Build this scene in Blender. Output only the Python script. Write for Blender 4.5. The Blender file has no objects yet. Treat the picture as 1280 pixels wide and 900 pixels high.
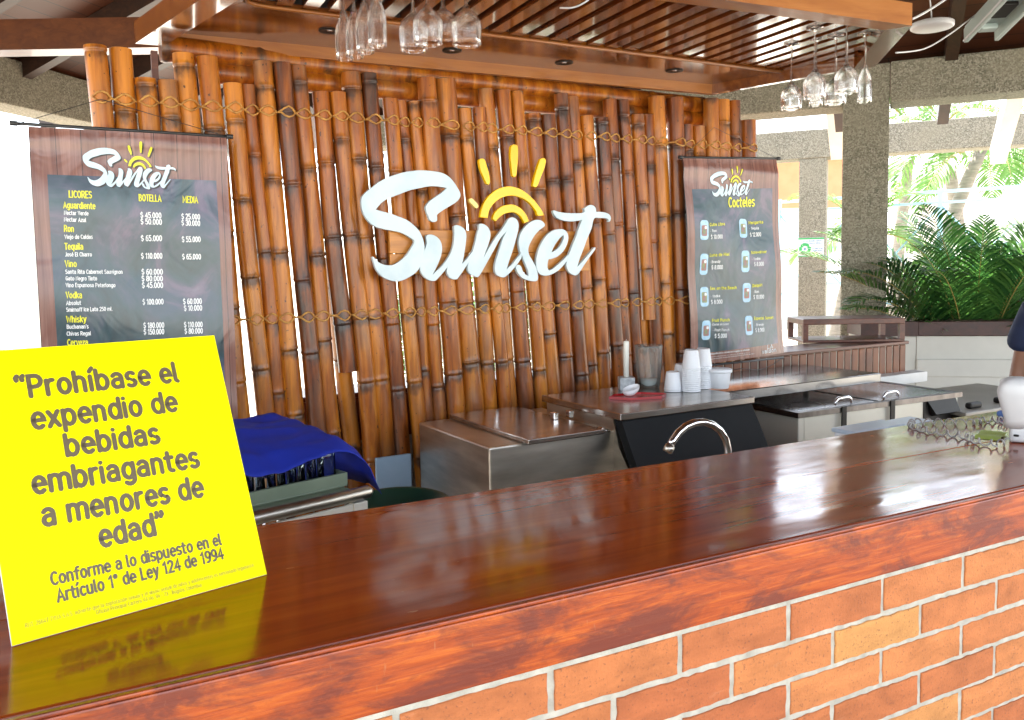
import bpy, bmesh, math, random
from mathutils import Vector, Matrix, noise as mnoise
R = math.radians
random.seed(7)
scn = bpy.context.scene
col = scn.collection

# ------------------------------------------------------------------ camera
FPX, PPX, PPY = 1040.0, 640.0, 412.0
CAM = Vector((0, 0, 1.65))
_y, _p, _r = R(30), R(4.34), R(-0.95)
FWD = Vector((math.sin(_y)*math.cos(_p), math.cos(_y)*math.cos(_p), -math.sin(_p)))
_r0 = Vector((math.cos(_y), -math.sin(_y), 0)); _u0 = _r0.cross(FWD)
RGT = math.cos(_r)*_r0 + math.sin(_r)*_u0
UPV = -math.sin(_r)*_r0 + math.cos(_r)*_u0
cd = bpy.data.cameras.new('camera'); cam = bpy.data.objects.new('camera', cd); col.objects.link(cam)
cd.sensor_width = 36; cd.lens = 36*FPX/1280; cd.clip_end = 500; cd.clip_start = 0.05
cd.shift_y = -(450-PPY)/1280
Mx = Matrix((RGT, UPV, -FWD)).transposed().to_4x4(); Mx.translation = CAM
cam.matrix_world = Mx
scn.camera = cam

# ------------------------------------------------------------------ light
SUN_EL, SUN_AZ = R(58), R(28)
w = bpy.data.worlds.new('World'); scn.world = w; w.use_nodes = True
nt = w.node_tree; bg = nt.nodes['Background']
sky = nt.nodes.new('ShaderNodeTexSky'); sky.sky_type = 'NISHITA'; sky.sun_disc = False
sky.sun_elevation = SUN_EL; sky.sun_rotation = SUN_AZ
hs = nt.nodes.new('ShaderNodeHueSaturation'); hs.inputs['Saturation'].default_value = .42
nt.links.new(sky.outputs[0], hs.inputs['Color']); nt.links.new(hs.outputs[0], bg.inputs[0]); bg.inputs[1].default_value = 0.15
sl = bpy.data.lights.new('sun', 'SUN'); sl.energy = 4.5; sl.angle = R(0.5); sl.color = (1, .94, .84)
so = bpy.data.objects.new('sun', sl); col.objects.link(so)
sd = Vector((math.sin(SUN_AZ)*math.cos(SUN_EL), math.cos(SUN_AZ)*math.cos(SUN_EL), math.sin(SUN_EL)))
so.rotation_euler = sd.to_track_quat('Z', 'Y').to_euler(); so.location = (0, 0, 20)
vs = scn.view_settings
vs.view_transform = 'Standard'; vs.look = 'None'; vs.gamma = 1; vs.use_curve_mapping = False
vs.exposure = 2.7
scn.render.engine = 'CYCLES'
cy = scn.cycles
cy.use_denoising = True; cy.max_bounces = 10; cy.diffuse_bounces = 5; cy.glossy_bounces = 5
cy.transmission_bounces = 10; cy.transparent_max_bounces = 12; cy.sample_clamp_indirect = 6
cy.caustics_reflective = False; cy.caustics_refractive = False

# pixel of the 1280x900 photograph -> point on a real plane of the place
def ray(x, y): return FWD + (x-PPX)/FPX*RGT - (y-PPY)/FPX*UPV
def onz(x, y, z):
    d = ray(x, y); return CAM + d*((z-CAM.z)/d.z)
def ony(x, y, Y):
    d = ray(x, y); return CAM + d*(Y/d.y)
def ond(x, y, D): return CAM + ray(x, y)*D

# ------------------------------------------------------------------ materials
def nmat(name):
    m = bpy.data.materials.new(name); m.use_nodes = True
    return m, m.node_tree.nodes, m.node_tree.links, m.node_tree.nodes['Principled BSDF']
def ramp(n, stops):
    r = n.new('ShaderNodeValToRGB'); e = r.color_ramp.elements
    while len(e) < len(stops): e.new(.5)
    for i, (p, c) in enumerate(stops):
        e[i].position = p; e[i].color = (*c, 1) if len(c) == 3 else c
    return r
def coords(n, l, stretch, kind='Object'):
    tc = n.new('ShaderNodeTexCoord'); mp = n.new('ShaderNodeMapping'); mp.inputs['Scale'].default_value = stretch
    l.new(tc.outputs[kind], mp.inputs[0]); return mp
def noise(n, l, vec, scale, detail=6, rough=.55, dist=0):
    t = n.new('ShaderNodeTexNoise'); t.inputs['Scale'].default_value = scale; t.inputs['Detail'].default_value = detail
    t.inputs['Roughness'].default_value = rough; t.inputs['Distortion'].default_value = dist
    if vec: l.new(vec.outputs[0], t.inputs['Vector'])
    return t
def mixc(n, l, fac, a, b, mode='MIX'):
    m = n.new('ShaderNodeMix'); m.data_type = 'RGBA'; m.blend_type = mode
    for s, v in ((m.inputs[0], fac), (m.inputs[6], a), (m.inputs[7], b)):
        if isinstance(v, (int, float)): s.default_value = v
        elif isinstance(v, tuple): s.default_value = (*v, 1)
        else: l.new(v, s)
    return m.outputs[2]
def math_(n, l, op, a, b=None, c=None, clamp=False):
    m = n.new('ShaderNodeMath'); m.operation = op; m.use_clamp = clamp
    for s, v in zip(m.inputs, (a, b, c)):
        if v is None: continue
        if isinstance(v, (int, float)): s.default_value = v
        else: l.new(v, s)
    return m.outputs[0]
def bump(n, l, b, height, strength, dist=.01):
    bn = n.new('ShaderNodeBump'); bn.inputs['Strength'].default_value = strength; bn.inputs['Distance'].default_value = dist
    l.new(height, bn.inputs['Height']); l.new(bn.outputs[0], b.inputs['Normal'])
def mat(name, c1, c2=None, scale=6, stretch=(1, 1, 1), rough=.5, rough2=None, metal=0, bmp=0, coat=0, lo=.35, hi=.65, detail=6, dist=0, spec=.5, c3=None):
    m, n, l, b = nmat(name)
    b.inputs['Roughness'].default_value = rough; b.inputs['Metallic'].default_value = metal
    b.inputs['Coat Weight'].default_value = coat; b.inputs['Coat Roughness'].default_value = .06
    b.inputs['Specular IOR Level'].default_value = spec
    b.inputs['Base Color'].default_value = (*c1, 1)
    if c2 is None: c2 = tuple(x*.82 for x in c1)
    mp = coords(n, l, stretch); t = noise(n, l, mp, scale, detail, dist=dist)
    st = [(lo, c1), (hi, c2)] if c3 is None else [(lo, c1), ((lo+hi)/2, c2), (hi, c3)]
    r = ramp(n, st); l.new(t.outputs[0], r.inputs[0]); l.new(r.outputs[0], b.inputs['Base Color'])
    if rough2 is not None:
        t2 = noise(n, l, mp, scale*.6, 4)
        mr = n.new('ShaderNodeMapRange'); mr.inputs[1].default_value = .3; mr.inputs[2].default_value = .7
        mr.inputs[3].default_value = rough; mr.inputs[4].default_value = rough2
        l.new(t2.outputs[0], mr.inputs[0]); l.new(mr.outputs[0], b.inputs['Roughness'])
    if bmp: bump(n, l, b, t.outputs[0], bmp)
    return m

def bamboo_mat():
    m, n, l, b = nmat('bamboo')
    at = n.new('ShaderNodeAttribute'); at.attribute_name = 'cane'; sep = n.new('ShaderNodeSeparateColor'); l.new(at.outputs['Color'], sep.inputs[0])
    node, rnd, cut = sep.outputs[0], sep.outputs[1], sep.outputs[2]
    mp = coords(n, l, (14, 14, 1.6)); t = noise(n, l, mp, 1.4, 7, .6, .4)
    r = ramp(n, [(.25, (.045, .014, .004)), (.39, (.21, .06, .006)), (.54, (.42, .145, .011)), (.73, (.64, .31, .038))])
    off = math_(n, l, 'MULTIPLY_ADD', rnd, .46, -.23)
    l.new(math_(n, l, 'ADD', t.outputs[0], off), r.inputs[0])
    # fine lengthwise fibre
    mp2 = coords(n, l, (120, 120, 3)); t2 = noise(n, l, mp2, 1, 3)
    c = mixc(n, l, .55, r.outputs[0], mixc(n, l, t2.outputs[0], (.08, .03, .004), (.62, .34, .05)), 'OVERLAY')
    # grey smoke bands
    mp3 = coords(n, l, (7, 7, 2.6)); t3 = noise(n, l, mp3, 1.3, 4, .5)
    g = ramp(n, [(.52, (0, 0, 0)), (.74, (.6, .6, .6))]); l.new(t3.outputs[0], g.inputs[0])
    c = mixc(n, l, g.outputs[0], c, (.12, .08, .055))
    # scorch at the nodes
    mp4 = coords(n, l, (16, 16, 9)); t4 = noise(n, l, mp4, 1.2, 4, .55)
    sm = math_(n, l, 'ADD', node, math_(n, l, 'MULTIPLY_ADD', t4.outputs[0], 1.7, -1.02))
    s = ramp(n, [(.42, (0, 0, 0)), (.85, (.8, .8, .8))]); l.new(sm, s.inputs[0])
    c = mixc(n, l, s.outputs[0], c, (.022, .017, .016))
    # specks
    t5 = noise(n, l, coords(n, l, (1, 1, .7)), 62, 2, .5)
    sp = ramp(n, [(.69, (0, 0, 0)), (.73, (.8, .8, .8))]); l.new(t5.outputs[0], sp.inputs[0])
    c = mixc(n, l, sp.outputs[0], c, (.025, .012, .006))
    c = mixc(n, l, cut, c, (.42, .27, .12))
    l.new(c, b.inputs['Base Color'])
    b.inputs['Roughness'].default_value = .4; b.inputs['Specular IOR Level'].default_value = .35; b.inputs['Coat Weight'].default_value = .28; b.inputs['Coat Roughness'].default_value = .12
    bump(n, l, b, t2.outputs[0], .12, .004)
    return m
def wood(name, dark, mid, light, axis=0, rough=.3, coat=0, ring=9, bmp=.05, rough2=None, c_rough=.06, fine=1.0):
    st = [22, 22, 22]; st[axis] = 1.3
    m, n, l, b = nmat(name)
    mp = coords(n, l, tuple(s*fine for s in st)); t = noise(n, l, mp, 1.0, 8, .6, .8)
    r = ramp(n, [(.3, dark), (.5, mid), (.7, light)]); l.new(t.outputs[0], r.inputs[0])
    big = noise(n, l, coords(n, l, (1, 1, 1)), 1.7, 3)
    c = mixc(n, l, math_(n, l, 'MULTIPLY', big.outputs[0], .6), r.outputs[0], dark)
    st2 = [160, 160, 160]; st2[axis] = 5
    f = noise(n, l, coords(n, l, tuple(st2)), 1.0, 2)
    c = mixc(n, l, .22, c, mixc(n, l, f.outputs[0], dark, light), 'OVERLAY')
    l.new(c, b.inputs['Base Color'])
    b.inputs['Roughness'].default_value = rough; b.inputs['Coat Weight'].default_value = coat; b.inputs['Coat Roughness'].default_value = c_rough
    bump(n, l, b, t.outputs[0], bmp, .004)
    return m
def counter_mat():
    m, n, l, b = nmat('counter_varnish')
    mp = coords(n, l, (1.2, 16, 16)); t = noise(n, l, mp, 1.2, 8, .6, .6)
    r = ramp(n, [(.28, (.19, .025, .005)), (.52, (.29, .042, .0065)), (.75, (.38, .07, .01))]); l.new(t.outputs[0], r.inputs[0])
    ws = noise(n, l, coords(n, l, (3, 9, 3)), 5.5, 3, .5); wr_ = ramp(n, [(.735, (0, 0, 0)), (.75, (.8, .8, .8))]); l.new(ws.outputs[0], wr_.inputs[0])
    l.new(mixc(n, l, wr_.outputs[0], r.outputs[0], (.42, .16, .06)), b.inputs['Base Color'])
    rr = noise(n, l, coords(n, l, (2, 5, 2)), 2.2, 6)
    mr = n.new('ShaderNodeMapRange'); mr.inputs[1].default_value = .3; mr.inputs[2].default_value = .7; mr.inputs[3].default_value = .075; mr.inputs[4].default_value = .19
    l.new(rr.outputs[0], mr.inputs[0]); l.new(mr.outputs[0], b.inputs['Roughness'])
    b.inputs['Specular IOR Level'].default_value = .5
    wv = noise(n, l, coords(n, l, (1.0, 3.2, 1)), 2.0, 2.5, .4, .3)
    bump(n, l, b, wv.outputs[0], .075, .03)
    return m
def fascia_mat():
    m, n, l, b = nmat('worn_red_wood')
    mp = coords(n, l, (3.0, 60, 75)); t = noise(n, l, mp, 1.0, 8, .7, .5)
    r = ramp(n, [(.28, (.17, .022, .003)), (.5, (.4, .066, .006)), (.74, (.62, .15, .014))]); l.new(t.outputs[0], r.inputs[0])
    pt = noise(n, l, coords(n, l, (3.6, 5, 9)), 1.5, 9, .7, .5)
    pr = ramp(n, [(.45, (0, 0, 0)), (.58, (.9, .9, .9))]); l.new(pt.outputs[0], pr.inputs[0])
    c = mixc(n, l, pr.outputs[0], r.outputs[0], (.15, .027, .014))
    sc = noise(n, l, coords(n, l, (50, 50, 12)), 1.5, 3)
    sr = ramp(n, [(.68, (0, 0, 0)), (.74, (.35, .35, .35))]); l.new(sc.outputs[0], sr.inputs[0])
    c = mixc(n, l, sr.outputs[0], c, (.42, .2, .1))
    l.new(c, b.inputs['Base Color']); b.inputs['Roughness'].default_value = .36; b.inputs['Coat Weight'].default_value = .25; b.inputs['Coat Roughness'].default_value = .2
    bump(n, l, b, mixc(n, l, .5, t.outputs[0], pt.outputs[0]), .35, .004)
    return m
def brick_mat():
    m, n, l, b = nmat('brick')
    at = n.new('ShaderNodeAttribute'); at.attribute_name = 'cane'; sep = n.new('ShaderNodeSeparateColor'); l.new(at.outputs['Color'], sep.inputs[0])
    r = ramp(n, [(0, (.42, .115, .038)), (.4, (.5, .16, .05)), (.8, (.56, .2, .062)), (.96, (.56, .2, .062)), (.985, (.62, .3, .09))]); l.new(sep.outputs[1], r.inputs[0])
    t = noise(n, l, coords(n, l, (4, 4, 9)), 2.2, 8, .65, .5)
    k = ramp(n, [(.3, (.72, .7, .68)), (.7, (1.15, 1.15, 1.15))]); l.new(t.outputs[0], k.inputs[0])
    c = mixc(n, l, 1.0, r.outputs[0], k.outputs[0], 'MULTIPLY')
    ef = noise(n, l, coords(n, l, (8, 8, 40)), 1.6, 6, .7)
    er = ramp(n, [(.62, (0, 0, 0)), (.8, (.3, .3, .3))]); l.new(ef.outputs[0], er.inputs[0])
    c = mixc(n, l, er.outputs[0], c, (.6, .36, .22))
    st_ = noise(n, l, coords(n, l, (1, 1, 1)), 5, 6, .7)
    sr_ = ramp(n, [(.6, (0, 0, 0)), (.78, (.35, .35, .35))]); l.new(st_.outputs[0], sr_.inputs[0]); c = mixc(n, l, sr_.outputs[0], c, (.27, .075, .03))
    f = noise(n, l, coords(n, l, (1, 1, 1)), 170, 3)
    fr = ramp(n, [(.61, (0, 0, 0)), (.68, (.7, .7, .7))]); l.new(f.outputs[0], fr.inputs[0])
    c = mixc(n, l, fr.outputs[0], c, (.2, .07, .035))
    l.new(c, b.inputs['Base Color']); b.inputs['Roughness'].default_value = .8
    bump(n, l, b, mixc(n, l, .35, f.outputs[0], t.outputs[0]), .6, .006)
    return m
def concrete_mat():
    m, n, l, b = nmat('exposed_aggregate')
    v = n.new('ShaderNodeTexVoronoi'); v.inputs['Scale'].default_value = 95; mp = coords(n, l, (1, 1, 1)); l.new(mp.outputs[0], v.inputs['Vector'])
    sep = n.new('ShaderNodeSeparateColor'); l.new(v.outputs['Color'], sep.inputs[0])
    r = ramp(n, [(.0, (.022, .024, .02)), (.2, (.11, .11, .085)), (.55, (.19, .185, .145)), (.9, (.36, .345, .29))]); l.new(sep.outputs[0], r.inputs[0])
    t = noise(n, l, mp, 3, 5)
    c = mixc(n, l, math_(n, l, 'MULTIPLY', t.outputs[0], .95), r.outputs[0], (.26, .245, .18))
    l.new(c, b.inputs['Base Color']); b.inputs['Roughness'].default_value = .85
    bump(n, l, b, v.outputs['Distance'], .5, .01)
    return m
def banner_mat():
    m, n, l, b = nmat('printed_vinyl')
    tc = n.new('ShaderNodeTexCoord'); sx = n.new('ShaderNodeSeparateXYZ'); l.new(tc.outputs['UV'], sx.inputs[0])
    mp = n.new('ShaderNodeMapping'); mp.inputs['Scale'].default_value = (26, 1.6, 1); l.new(tc.outputs['UV'], mp.inputs[0])
    t = noise(n, l, mp, 1.5, 7, .6, .5)
    r = ramp(n, [(.3, (.12, .045, .032)), (.5, (.23, .1, .075)), (.7, (.34, .17, .13))]); l.new(t.outputs[0], r.inputs[0])
    # plank seams of the printed wood
    fr = math_(n, l, 'FRACT', math_(n, l, 'MULTIPLY', sx.outputs[0], 8.3))
    seam = math_(n, l, 'LESS_THAN', fr, .035)
    pl = n.new('ShaderNodeTexWhiteNoise'); pl.noise_dimensions = '1D'; l.new(math_(n, l, 'FLOOR', math_(n, l, 'MULTIPLY', sx.outputs[0], 8.3)), pl.inputs['W'])
    c = mixc(n, l, math_(n, l, 'MULTIPLY', pl.outputs[0], .5), r.outputs[0], (.15, .06, .045))
    c = mixc(n, l, seam, c, (.045, .018, .014))
    # printed chalkboard; glare on the vinyl is painted into its pale purple clouds
    cb = noise(n, l, tc, 3.2, 5, .55, 1.2); l.new(tc.outputs['UV'], cb.inputs['Vector'])
    cr = ramp(n, [(.3, (.012, .024, .03)), (.44, (.022, .06, .075)), (.54, (.05, .068, .105)), (.62, (.13, .1, .16)), (.74, (.21, .18, .24))]); l.new(cb.outputs[0], cr.inputs[0])
    def between(o, a, c_): return math_(n, l, 'MULTIPLY', math_(n, l, 'GREATER_THAN', o, a), math_(n, l, 'LESS_THAN', o, c_))
    k = math_(n, l, 'MULTIPLY', between(sx.outputs[0], .075, .935), between(sx.outputs[1], .055, .855))
    c = mixc(n, l, k, c, cr.outputs[0])
    l.new(c, b.inputs['Base Color']); b.inputs['Roughness'].default_value = .27; b.inputs['Specular IOR Level'].default_value = .7
    wr = noise(n, l, tc, 4, 3, .5, .8); l.new(tc.outputs['UV'], wr.inputs['Vector'])
    bump(n, l, b, wr.outputs[0], .25, .03)
    return m
def leaf_mat(name, c1, c2):
    m, n, l, b = nmat(name)
    at = n.new('ShaderNodeAttribute'); at.attribute_name = 'cane'; sep = n.new('ShaderNodeSeparateColor'); l.new(at.outputs['Color'], sep.inputs[0])
    c = mixc(n, l, sep.outputs[1], c1, c2)
    l.new(c, b.inputs['Base Color']); b.inputs['Roughness'].default_value = .42
    tr = n.new('ShaderNodeBsdfTranslucent'); l.new(c, tr.inputs[0]); mx = n.new('ShaderNodeMixShader'); mx.inputs[0].default_value = .35
    l.new(b.outputs[0], mx.inputs[1]); l.new(tr.outputs[0], mx.inputs[2]); l.new(mx.outputs[0], n['Material Output'].inputs[0])
    return m
def glass_mat(name, tint=(1, 1, 1), rough=0.0, ior=1.45, trans=1):
    m, n, l, b = nmat(name)
    b.inputs['Transmission Weight'].default_value = trans; b.inputs['Base Color'].default_value = (*tint, 1)
    b.inputs['Roughness'].default_value = rough; b.inputs['IOR'].default_value = ior
    return m
def roof_mat():
    m, n, l, b = nmat('roof_planks')
    tc = n.new('ShaderNodeTexCoord'); br = n.new('ShaderNodeTexBrick'); l.new(tc.outputs['UV'], br.inputs['Vector'])
    br.inputs['Scale'].default_value = 1; br.inputs['Brick Width'].default_value = 2.4; br.inputs['Row Height'].default_value = .14
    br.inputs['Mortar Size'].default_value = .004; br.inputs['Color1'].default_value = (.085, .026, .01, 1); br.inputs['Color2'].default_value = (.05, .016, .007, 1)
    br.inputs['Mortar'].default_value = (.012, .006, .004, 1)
    l.new(br.outputs[0], b.inputs['Base Color']); b.inputs['Roughness'].default_value = .5
    return m

MT = {}
MT['bamboo'] = bamboo_mat()
MT['cord'] = mat('lashing_cord', (.62, .33, .08), (.36, .16, .04), 40, rough=.6)
MT['counter'] = counter_mat()
MT['fascia'] = fascia_mat()
MT['brick'] = brick_mat()
MT['mortar'] = mat('mortar', (.55, .52, .44), (.32, .3, .25), 26, rough=.95, bmp=.9, lo=.3, hi=.75)
MT['concrete'] = concrete_mat()
MT['banner'] = banner_mat()
MT['canopy'] = wood('canopy_wood', (.13, .036, .006), (.24, .074, .01), (.35, .125, .018), 0, .24, 1, bmp=.015, c_rough=.1)
MT['canopy_edge'] = wood('canopy_edge_wood', (.28, .1, .02), (.4, .165, .035), (.5, .23, .06), 0, .38, .2, bmp=.02)
MT['slat'] = wood('slat_wood', (.13, .032, .008), (.22, .062, .014), (.32, .105, .026), 1, .26, 1, bmp=.02, c_rough=.1)
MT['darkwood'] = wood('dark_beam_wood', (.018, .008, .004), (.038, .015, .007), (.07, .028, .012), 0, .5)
MT['beamwood'] = wood('brown_beam_wood', (.08, .022, .005), (.14, .042, .009), (.2, .066, .015), 0, .35, .3)
MT['roof'] = roof_mat()
MT['redwood'] = wood('red_wood', (.07, .014, .005), (.13, .03, .01), (.2, .055, .018), 0, .42, .12)
MT['board'] = wood('sign_board_pine', (.38, .16, .03), (.58, .26, .045), (.7, .36, .08), 0, .45, .2)
MT['steel'] = mat('brushed_steel', (.72, .66, .57), (.5, .46, .39), 3, (1, 1, 6), rough=.3, rough2=.45, metal=1, bmp=.06, detail=8)
MT['shelf_steel'] = mat('polished_steel', (.2, .2, .205), (.15, .15, .155), 3, (1, 6, 1), rough=.12, rough2=.2, metal=1, bmp=.02)
MT['glazed'] = mat('glazed_brick', (.2, .058, .014), (.1, .026, .008), 5, (2, 2, 1), rough=.5, coat=.05)
MT['darkred'] = wood('dark_red_wood', (.025, .006, .004), (.055, .012, .007), (.085, .02, .011), 0, .5, 0)
MT['steel_lid'] = mat('lid_steel', (.56, .51, .46), (.4, .36, .32), 3, (1, 6, 1), rough=.16, rough2=.26, metal=1, bmp=.03)
MT['frame_steel'] = mat('frame_steel', (.2, .18, .17), (.13, .12, .11), 8, (4, 1, 1), rough=.3, rough2=.45, metal=1)
MT['tumbler'] = glass_mat('tumbler_glass', (.7, .78, .82))
MT['chrome'] = mat('chrome', (.85, .85, .86), (.8, .8, .82), 5, rough=.06, metal=1)
MT['black'] = mat('black_panel', (.006, .007, .008), (.009, .01, .011), 4, rough=.5, spec=.25)
MT['blackplastic'] = mat('black_plastic', (.012, .01, .009), (.018, .015, .013), 10, rough=.45, spec=.25)
MT['white'] = mat('white_plastic', (.6, .61, .62), (.55, .56, .58), 5, rough=.4)
MT['cup'] = mat('white_cup_plastic', (.82, .83, .85), (.76, .78, .82), 5, rough=.45)
MT['cream'] = mat('cream_enamel', (.82, .78, .66), (.74, .7, .58), 3, rough=.4, bmp=.02)
MT['greypaint'] = mat('grey_paint', (.52, .52, .48), (.44, .44, .41), 2, rough=.55)
MT['beige'] = mat('beige_top', (.36, .33, .28), (.28, .26, .22), 3, rough=.4)
MT['glasstop'] = mat('dark_glass_top', (.8, .82, .82), (.72, .75, .75), 3, rough=.2, rough2=.3, metal=1, bmp=.03)
MT['lettering'] = mat('pale_acrylic', (.56, .66, .70), (.47, .59, .65), 9, rough=.22, bmp=.05, lo=.45, hi=.7)
MT['sunyellow'] = mat('yellow_acrylic', (.95, .6, .0), (.9, .53, .0), 5, rough=.25)
MT['paleyellow'] = mat('pale_yellow_acrylic', (.9, .75, .25), (.85, .66, .18), 8, rough=.25)
MT['signyellow'] = mat('sign_yellow', (.93, .85, .0), (.9, .82, .0), 3, rough=.5, spec=.08)
MT['signedge'] = mat('sign_white_edge', (.85, .85, .84), (.8, .8, .78), 5, rough=.4)
MT['signink'] = mat('sign_ink', (.125, .095, .053), (.13, .1, .056), 3, rough=.35)
MT['signfine'] = mat('sign_fine_ink', (.5, .44, .03), (.45, .4, .03), 30, rough=.35)
MT['txtwhite'] = mat('print_white', (.85, .87, .88), (.75, .78, .8), 14, rough=.4)
MT['txtyellow'] = mat('print_yellow', (.82, .8, .03), (.75, .72, .03), 14, rough=.4)
MT['logoblue'] = mat('print_pale_blue', (.66, .8, .88), (.55, .72, .84), 20, rough=.4)
MT['shadowprint'] = mat('print_shadow', (.03, .018, .014), (.02, .012, .01), 20, rough=.4)
MT['icon_blue'] = mat('print_icon_blue', (.3, .55, .75), (.5, .7, .85), 40, rough=.4)
MT['icon_red'] = mat('print_icon_red', (.4, .1, .07), (.25, .2, .2), 60, rough=.4)
MT['icon_green'] = mat('print_icon_green', (.28, .3, .1), (.15, .2, .18), 60, rough=.4)
MT['cloth'] = mat('blue_cloth', (.004, .026, .42), (.003, .02, .33), 4, rough=.75, bmp=.1)
MT['greentray'] = mat('green_tray', (.24, .29, .2), (.2, .25, .17), 5, rough=.4)
MT['darkgreen'] = mat('dark_green_plastic', (.012, .06, .03), (.01, .045, .022), 5, rough=.35)
MT['paleblue'] = mat('pale_blue_plastic', (.42, .56, .7), (.35, .5, .64), 4, rough=.35)
MT['lidblue'] = mat('bluish_white_plastic', (.62, .72, .82), (.55, .66, .78), 4, rough=.3)
MT['redplastic'] = mat('red_plastic', (.42, .01, .014), (.34, .008, .012), 5, rough=.25)
def thin_glass(name, base, grip, film=None):
    m, n, l, b = nmat(name); n.remove(b)
    tr = n.new('ShaderNodeBsdfTransparent'); tr.inputs[0].default_value = (*base, 1); gl = n.new('ShaderNodeBsdfGlossy'); gl.inputs['Roughness'].default_value = .03
    lw_ = n.new('ShaderNodeLayerWeight'); lw_.inputs[0].default_value = grip
    mx = n.new('ShaderNodeMixShader'); l.new(lw_.outputs['Fresnel'], mx.inputs[0]); l.new(tr.outputs[0], mx.inputs[1]); l.new(gl.outputs[0], mx.inputs[2]); out = mx
    if film:
        df = n.new('ShaderNodeBsdfTranslucent'); df.inputs[0].default_value = (.85, .83, .8, 1); dd = n.new('ShaderNodeBsdfDiffuse'); dd.inputs[0].default_value = (.85, .83, .8, 1)
        m3 = n.new('ShaderNodeMixShader'); l.new(df.outputs[0], m3.inputs[1]); l.new(dd.outputs[0], m3.inputs[2])
        m2 = n.new('ShaderNodeMixShader'); m2.inputs[0].default_value = film; l.new(mx.outputs[0], m2.inputs[1]); l.new(m3.outputs[0], m2.inputs[2]); out = m2
    l.new(out.outputs[0], n['Material Output'].inputs[0]); return m
def half_glass(name):
    m = glass_mat(name); n, l = m.node_tree.nodes, m.node_tree.links
    tr = n.new('ShaderNodeBsdfTransparent'); mx = n.new('ShaderNodeMixShader'); mx.inputs[0].default_value = .5
    l.new(n['Principled BSDF'].outputs[0], mx.inputs[1]); l.new(tr.outputs[0], mx.inputs[2]); l.new(mx.outputs[0], n['Material Output'].inputs[0]); return m
MT['clear'] = half_glass('clear_glass')
MT['jug'] = thin_glass('clear_jug_plastic', (.97, .96, .94), .25, .12)
MT['marble'] = mat('grey_marble', (.5, .52, .54), (.3, .32, .34), 40, rough=.4, lo=.4, hi=.6)
MT['candle'] = mat('candle_wax', (.84, .82, .76), (.8, .78, .7), 5, rough=.4)
MT['tile'] = mat('floor_tile', (.3, .2, .14), (.24, .15, .1), 3, rough=.45)
MT['sand'] = mat('pale_ground', (.55, .52, .45), (.45, .42, .36), 1.2, rough=.9, bmp=.1)
MT['plaster'] = mat('white_plaster', (.8, .79, .75), (.72, .71, .67), 2, rough=.8)
MT['orange'] = mat('orange_paint', (.6, .24, .12), (.55, .21, .1), 3, rough=.6)
MT['bluepaint'] = mat('blue_rail_paint', (.36, .58, .7), (.32, .53, .65), 5, rough=.4)
MT['sunpaint'] = mat('white_paint_sunlit_wood', (.78, .78, .76), (.68, .68, .66), 5, rough=.6)
MT['palm'] = leaf_mat('palm_leaf', (.014, .07, .018), (.09, .21, .04))
MT['palmlight'] = leaf_mat('light_palm_leaf', (.08, .2, .03), (.16, .3, .06))
MT['bush'] = leaf_mat('bush_leaf', (.05, .17, .03), (.14, .3, .06))
MT['stem'] = mat('palm_stem', (.22, .2, .06), (.3, .2, .05), 8, rough=.5)
MT['trunk'] = mat('palm_trunk', (.3, .26, .22), (.2, .17, .14), 6, (1, 1, 6), rough=.85, bmp=.4)
MT['navy'] = mat('navy_cloth', (.01, .018, .055), (.014, .024, .07), 20, rough=.8, bmp=.1)
MT['trouser'] = mat('dark_trousers', (.03, .03, .035), (.04, .04, .045), 20, rough=.85)
MT['skin'] = mat('skin', (.36, .18, .11), (.32, .15, .09), 10, rough=.5)
MT['hair'] = mat('black_hair', (.012, .01, .009), (.02, .016, .014), 30, rough=.5)
MT['eye'] = mat('eye_white', (.7, .7, .68), (.65, .65, .63), 10, rough=.2)
MT['coilgrey'] = mat('grey_cord', (.34, .32, .3), (.26, .25, .24), 20, rough=.3)
MT['leafgreen'] = mat('lime_paper', (.5, .66, .12), (.42, .58, .1), 10, rough=.6)
MT['stickergreen'] = mat('sticker_green', (.05, .4, .12), (.04, .34, .1), 10, rough=.5)
MT['stickerpale'] = mat('sticker_pale', (.72, .82, .76), (.68, .78, .72), 10, rough=.5)
MT['stickerpink'] = mat('sticker_pink', (.7, .25, .35), (.65, .22, .3), 10, rough=.5)
MT['stickerblue'] = mat('sticker_blue', (.08, .16, .4), (.07, .14, .35), 10, rough=.5)
MT['iron'] = mat('black_rod', (.02, .02, .022), (.03, .03, .03), 10, rough=.4)
MT['fixture'] = mat('fixture_grey_green', (.42, .5, .48), (.36, .44, .42), 5, rough=.35)

# ------------------------------------------------------------------ mesh builder
class Frame:
    def __init__(s, o, ex, ey, ez): s.o, s.x, s.y, s.z = Vector(o), Vector(ex), Vector(ey), Vector(ez)
    def __call__(s, u, v, w=0): return s.o + s.x*u + s.y*v + s.z*w
    @staticmethod
    def rot(o, a): return Frame(o, (math.cos(a), math.sin(a), 0), (-math.sin(a), math.cos(a), 0), (0, 0, 1))
WORLD = Frame((0, 0, 0), (1, 0, 0), (0, 1, 0), (0, 0, 1))
WALLF = Frame((0, 0, 0), (1, 0, 0), (0, 0, 1), (0, -1, 0))     # u = X, v = Z, w towards the customer

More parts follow.
